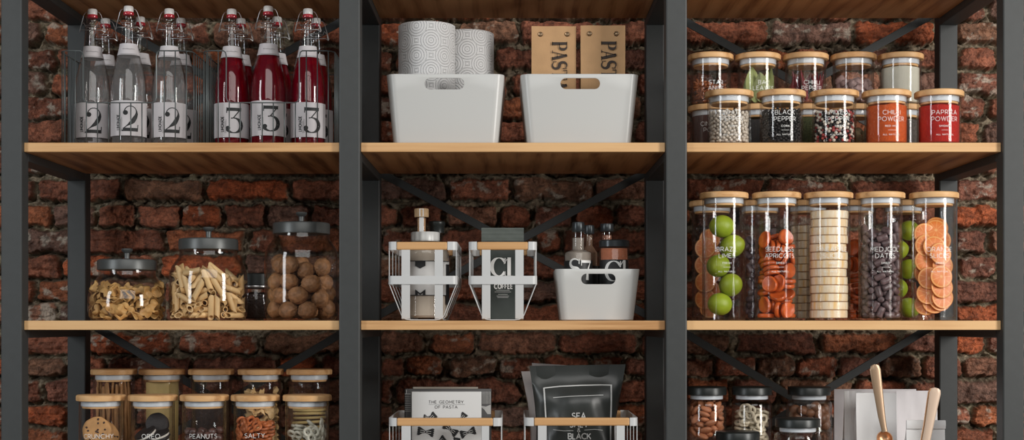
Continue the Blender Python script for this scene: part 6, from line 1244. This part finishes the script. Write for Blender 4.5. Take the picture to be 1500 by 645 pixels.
def pouch(pts_l, pts_r, zs, Y, bulge, th, label, mat, wrink, name='foil_pouch', seal=.08, seed=1, cat='pouch', cx_=None):
    """pts_l / pts_r: outline (photo column, row) from top to bottom"""
    n = 26; k = 26
    def interp(pts, s):
        y0 = pts[0][1]; y1 = pts[-1][1]; y = y0 + (y1 - y0) * s
        for (xa, ya), (xb, yb) in zip(pts, pts[1:]):
            if ya <= y <= yb + 1e-6: return xa + (xb - xa) * (y - ya) / (yb - ya), y
        return pts[-1]
    cx_ = cx_ or (pts_l[0][0] + pts_r[0][0]) / 2; X0_ = px(cx_, Y)
    t = thing(name, label, cat, (X0_, Y, zs)); F_ = []; B_ = []
    rnd = random.Random(seed); ph = [rnd.uniform(0, 6) for _ in range(6)]
    def fr(u, s):
        edge = max(0, 1 - abs(2 * u - 1) ** 2.6); v_ = max(0, min(1, (s - seal) / .22)) ; v_ = v_ * v_ * (3 - 2 * v_)
        g = bulge * edge ** .6 * v_ * (1 - .25 * max(0, s - .8) / .2)
        wv = wrink * v_ * (math.sin(9 * u + 7 * s + ph[0]) * .5 + math.sin(22 * (u - .5) * (1 - .5 * s) + ph[1]) * .35 * (1 - s) + .4 * math.sin(15 * s - 9 * abs(u - .5) * 2 + ph[2]) + .25 * math.sin(26 * u - 17 * s + ph[3]))
        wv += wrink * .5 * (1 - v_) * math.sin(11 * u + ph[4])
        return -(g + wv * min(1, edge * 2 + .15))
    for i in range(n + 1):
        s = i / n; (xl, yl) = interp(pts_l, s); (xr, yr) = interp(pts_r, s); rf = []; rb = []
        for j in range(k + 1):
            u = j / k; x = px(xl + (xr - xl) * u, Y) - X0_; z = max(.0003, pz(yl + (yr - yl) * u, Y) - zs); y = fr(u, s)
            rf.append((x, y, z)); rb.append((x, -y * .8 + th, z))
        F_.append(rf); B_.append(rb)
    m = MB(); m.loops([f_ + b_[::-1] for f_, b_ in zip(F_, B_)]); m.build('pouch_body', mat, t, angle=75)
    def surf(x, y):
        """photo point on the front surface"""
        y0 = pts_l[0][1]; s = (y - y0) / (pts_l[-1][1] - y0); s = max(0, min(1, s)); xl = interp(pts_l, s)[0]; xr = interp(pts_r, s)[0]
        return (px(x, Y) - X0_, fr(max(0, min(1, (x - xl) / (xr - xl))), s) - .0022, pz(y, Y) - zs)
    return t, surf
BFOIL = pmat('black_foil', (.030, .034, .032), .36, spec=.55)
WFOIL = pmat('pale_grey_foil', (.48, .44, .43), .42)
zb_ = S3 + CB; yb = CY + (CZ - zb_) * F / 3.13
t, sf = pouch([(775.5, 536.5), (777, 547), (783, 590), (786, 625), (784, yb)], [(916.5, 534), (912, 560), (905, 600), (900, 625), (902, yb)], zb_, 3.13, .028, .0015, 'glossy black SEA SALT and BLACK PEPPER foil pouch in the caddy', BFOIL, .0042)
m = MB(); Q = 3.13 / F
m2f = lambda u, v: sf(u, v)
def S_(pts, w): strip(m, pts, w, m2f, minlen=4)
S_([(797, 568.5), (820, 566), (850, 564.5), (880, 564), (895, 564.3)], 1.7); S_([(796.6, 568), (798, 590), (799.5, 615), (800, 640), (801, 690)], 2.2); S_([(895, 563.5), (894.5, 590), (894, 620), (893.5, 650), (893, 690)], 2.2)
S_([(810, 582.2), (835, 580), (860, 579), (883, 578.4)], .9)
tx = lambda s, x, y, h, **kw: text(m, s, 0, 0, h, lambda u, v: sf(x + u, y - v), **kw)
tx('SEA', 847, 608.5, 8.5, sp=.22, wt=.17, cond=.9); tx('SALT', 847, 620.5, 8.5, sp=.22, wt=.17, cond=.9); tx('&', 847, 629, 5.5, wt=.15); tx('BLACK', 848, 638, 7.8, sp=.2, wt=.2, cond=.95); tx('PEPPER', 848, 648.3, 7.8, sp=.2, wt=.2, cond=.95)
S_([(810, 628.5), (825, 630), (839, 630)], .7); S_([(855, 629), (870, 628), (882, 629.5)], .7)
m.build('pouch_print', pmat('silver_print', (.60, .61, .60), .4, .2), t, smooth=False)
pouch([(763.5, 544.5), (766, 556), (773, 590), (777, 625), (778, yb)], [(842, 543), (846, 560), (850, 600), (850, 625), (850, yb)], zb_, 3.20, .008, .001, 'pale grey pouch peeking out left behind the black pouch', WFOIL, .002, seed=3)
pouch([(779, 532), (781, 545), (786, 590), (788, 625), (788, yb)], [(848, 536.5), (850, 560), (852, 600), (852, 625), (852, yb)], zb_, 3.235, .008, .001, 'pale grey pouch with its top strip above the black pouch', WFOIL, .002, seed=4)

# ------------------------------------------------------------------ bottom right: black-lidded jars, white bags and scoops
def black_jar(xx, Y, wlid, ytop, ringw, bodyw, label, shoulder=.010):
    q = Y / F; RL = wlid / 2 * q; rr = ringw / 2 * q; rb = bodyw / 2 * q; z = lambda y: pz(y, Y) - S3
    H = pz(ytop, Y + RL) - S3
    t = thing('black_lid_jar', label, 'jar', (px(xx, Y), Y, S3 + .0003), group='jars with black lids'); l0 = H - .0185; n0 = l0 - .0095
    m = MB(); m.lathe([(0, .0002), (rb - .006, .0002), (rb - .001, .003), (rb, .008), (rb, n0 - .013), (rb - .002, n0 - .006), (rb - .006, n0 - .002), (rr + .0012, n0), (rr + .0012, l0)], 44)
    m.cur = 1; m.lathe([(0, .0045), (rb - .006, .0045), (rb - .0035, .009), (rb - .0035, n0 - .013), (rb - .006, n0 - .006), (rr - .001, n0 - .002), (rr - .001, l0)], 44); m.build('glass_body', [GLASS, GLASS_IN], t)
    m = MB(); m.lathe([(0, l0), (RL - .001, l0), (RL, l0 + .001), (RL, H - .003), (RL - .001, H - .001), (RL - .003, H), (0, H)], 52); m.build('lid', BLID, t)
    m = MB(); m.lathe([(rr - .003, n0), (rr + .0016, n0 + .0005), (rr + .002, n0 + .004), (rr + .0016, l0), (rr - .003, l0)], 44); m.build('seal', SEAL, t); return t
YQ = 3.27
black_jar(1035, YQ, 58.5, 565.5, 45, 58, 'black-lidded jar of almonds beside the post'); black_jar(1101.3, YQ, 59, 565.5, 44.5, 58, 'black-lidded jar of pale lotus-root shaped rings'); black_jar(1185.3, 3.235, 62, 565.5, 46.5, 66, 'black-lidded jar with dark contents beside the white bags')
black_jar(1080.5, 3.10, 64, 630, 52, 66, 'low black-lidded jar, mostly below the picture edge'); black_jar(1168.5, 3.09, 65, 611, 50, 68, 'nearer black-lidded jar with clear glass shoulder')
M_ALM = pmat('almond_skin', (.50, .19, .085), .55, var=.35, vscale=1, stretch=(150, 150, 20), bump=.3, bscale=1, rnd=.2)
fill_from_sim('almond', almond_mesh, 'almond', M_ALM, 'brown almond in the black-lidded jar beside the post', 'almond', 'almonds in the jar', px(1035, YQ), YQ, S3, scale=1.04)
fill_from_sim('lotus', lambda k: ring_mesh(k, .0082, .0033, .0094), 'ring_snack', pmat('lotus_ring', (.56, .49, .36), .5, var=.15, vscale=60, rnd=.15), 'pale three-hole ring snack in the black-lidded jar', 'snack', 'pale ring snacks in the jar', px(1101.3, YQ), YQ, S3, zmax=.163)
fill_from_sim('nut', lambda k: ellip(.012, .012, .0095, 12, 8), 'hazelnut', pmat('hazelnut', (.20, .085, .04), .5, var=.4, vscale=90, rnd=.25), 'brown hazelnut in the jar with dark contents', 'nut', 'hazelnuts in the jar', px(1185.3, 3.235), 3.235, S3 + .028, scale=1.06, zmin=.1)
powder(pmat('dark_tea', (.035, .02, .015), .7, var=.5, vscale=200, bump=1, bscale=200), px(1168.5, 3.09), 3.09, S3, .085, 'dark loose tea low in the nearer black-lidded jar', cat='tea', name='loose_tea', R_=.044)
WB = pmat('white_bag_paper', (.74, .715, .73), .65, var=.05, vscale=20, bump=.1, bscale=60)
WB2 = pmat('bright_white_bag_paper', (.84, .84, .84), .6, var=.04, vscale=20, bump=.1, bscale=60)
def flat_bag(x0, x1, top, Y, th, label, mat, fold=None, seed=0, lean=0):
    a, b = px(x0, Y), px(x1, Y); w = b - a; H = pz(top, Y) - S3 - .0004; t = thing('paper_bag', label, 'paper bag', ((a + b) / 2, Y, S3 + .0004)); n = 16; k = 10; lp = []
    for i in range(n + 1):
        s = i / n; tt = max(.0020, th * (1 - max(0, s - .35) / .55)) if s < .9 else .0020; z = H * s
        f_ = [(-w / 2 + w * j / k, -.0010 * math.sin(j * 1.9 + i * .5 + seed) * (1 if 0 < j < k else 0) - tt * .15, z) for j in range(k + 1)]
        lp.append(f_ + [(w / 2 - w * j / k, tt * .85, z) for j in range(k + 1)])
    m = MB(); m.loops(lp); m.build('bag_body', mat, t, angle=30)
    if fold:
        m = MB(); lp = []
        for i in range(7):
            s = i / 6; z = H - fold * (1 - s); lp.append([(-w / 2 - .0004 + (w + .0008) * j / k, -.0045 - .0010 * math.sin(j * 1.4 + seed) - .0014 * math.sin(math.pi * s), z) for j in range(k + 1)] + [(w / 2 + .0004 - (w + .0008) * j / k, -.0022, z) for j in range(k + 1)])
        m.loops(lp); m.build('folded_top', mat, t, angle=40)
    return t
flat_bag(1222, 1342, 570.5, 3.36, .020, 'wide greyish white flat bag at the back', WB, seed=1)
flat_bag(1312.5, 1373, 572.8, 3.315, .030, 'greyish white paper bag at the right, behind the small bag', WB, seed=2)
flat_bag(1236.5, 1262, 573.3, 3.27, .022, 'narrow white bag at the left behind the front bag', WB2, seed=4)
flat_bag(1254, 1313, 576, 3.21, .045, 'bright white paper bag standing behind the brass scoop', WB2, seed=3)
flat_bag(1327.5, 1384, 616, 3.15, .045, 'small bright white paper bag with folded top', WB2, fold=.018, seed=5)
YS = 3.085
t = thing('utensil_cup', 'small steel cup holding the scoops below the bags', 'cup', (px(1322, YS), YS - .012, S3 + .0003))
m = MB(); m.lathe([(0, 0), (.046, 0), (.047, .002), (.047, .090), (.0455, .090), (.0455, .003), (0, .003)], 40); m.build('cup_body', STEELW, t)
def handle_path(pts, Y): return [Vector((px(a, Y + dy), Y + dy, pz(b, Y + dy))) for a, b, dy in pts]
def flat_tube(m, P, ws, th):
    lp = []
    for i, p in enumerate(P):
        tn = (P[min(i + 1, len(P) - 1)] - P[max(i - 1, 0)]).normalized(); sd = tn.cross(Vector((0, -1, 0))).normalized(); nm = sd.cross(tn); w = ws[i]
        lp.append([p + sd * (w / 2 * math.cos(2 * math.pi * j / 12)) + nm * (th / 2 * math.sin(2 * math.pi * j / 12)) for j in range(12)])
    m.loops(lp)
t = thing('measuring_scoop', 'brass measuring scoop with long upright handle before the white bag', 'scoop', (px(1296, YS), YS, pz(640, YS))); o0 = t.location
P = [p - o0 for p in handle_path([(1282.0, 534.2, 0), (1281.8, 536, 0), (1282.3, 542, 0), (1284.5, 560, 0), (1288, 585, 0), (1291.5, 610, 0), (1294.5, 626, 0), (1296, 633, 0)], YS)]
q = YS / F; m = MB(); flat_tube(m, P, [5 * q, 12 * q, 16 * q, 15 * q, 13 * q, 11 * q, 9 * q, 9 * q], .0045); m.build('handle', pmat('brass_handle', (.42, .29, .19), .38, .6), t)
m = MB(); rb = 11.8 * q
m.lathe([(0, -.014), (rb * .6, -.012), (rb * .92, -.005), (rb, .002), (rb * .92, .002), (rb * .84, -.005), (rb * .5, -.0105), (0, -.0125)], 30, m=T(px(1295, YS) - o0.x, -.004, 0 - .004) @ rot('X', R(62))); m.build('bowl', BRASS, t)
t = thing('scoop', 'pale wooden-handled scoop with copper edge leaning before the small bag', 'scoop', (px(1354, YS), YS, pz(646, YS))); o0 = t.location
P = [p - o0 for p in handle_path([(1372, 568.8, 0), (1371.5, 570.5, 0), (1370, 576, 0), (1366.5, 595, 0), (1361, 625, 0), (1356, 650, 0), (1352, 672, 0)], YS)]
m = MB(); flat_tube(m, P, [6 * q, 13 * q, 16.5 * q, 15 * q, 12.5 * q, 12 * q, 12 * q], .004); m.build('handle', PALEWOOD, t)
P2 = [p + Vector((-.0030, .0035, -.0006)) for p in P]; m = MB(); flat_tube(m, P2, [6 * q, 13 * q, 16.5 * q, 15 * q, 12.5 * q, 12 * q, 12 * q], .004); m.build('copper_edge', BRASS, t)
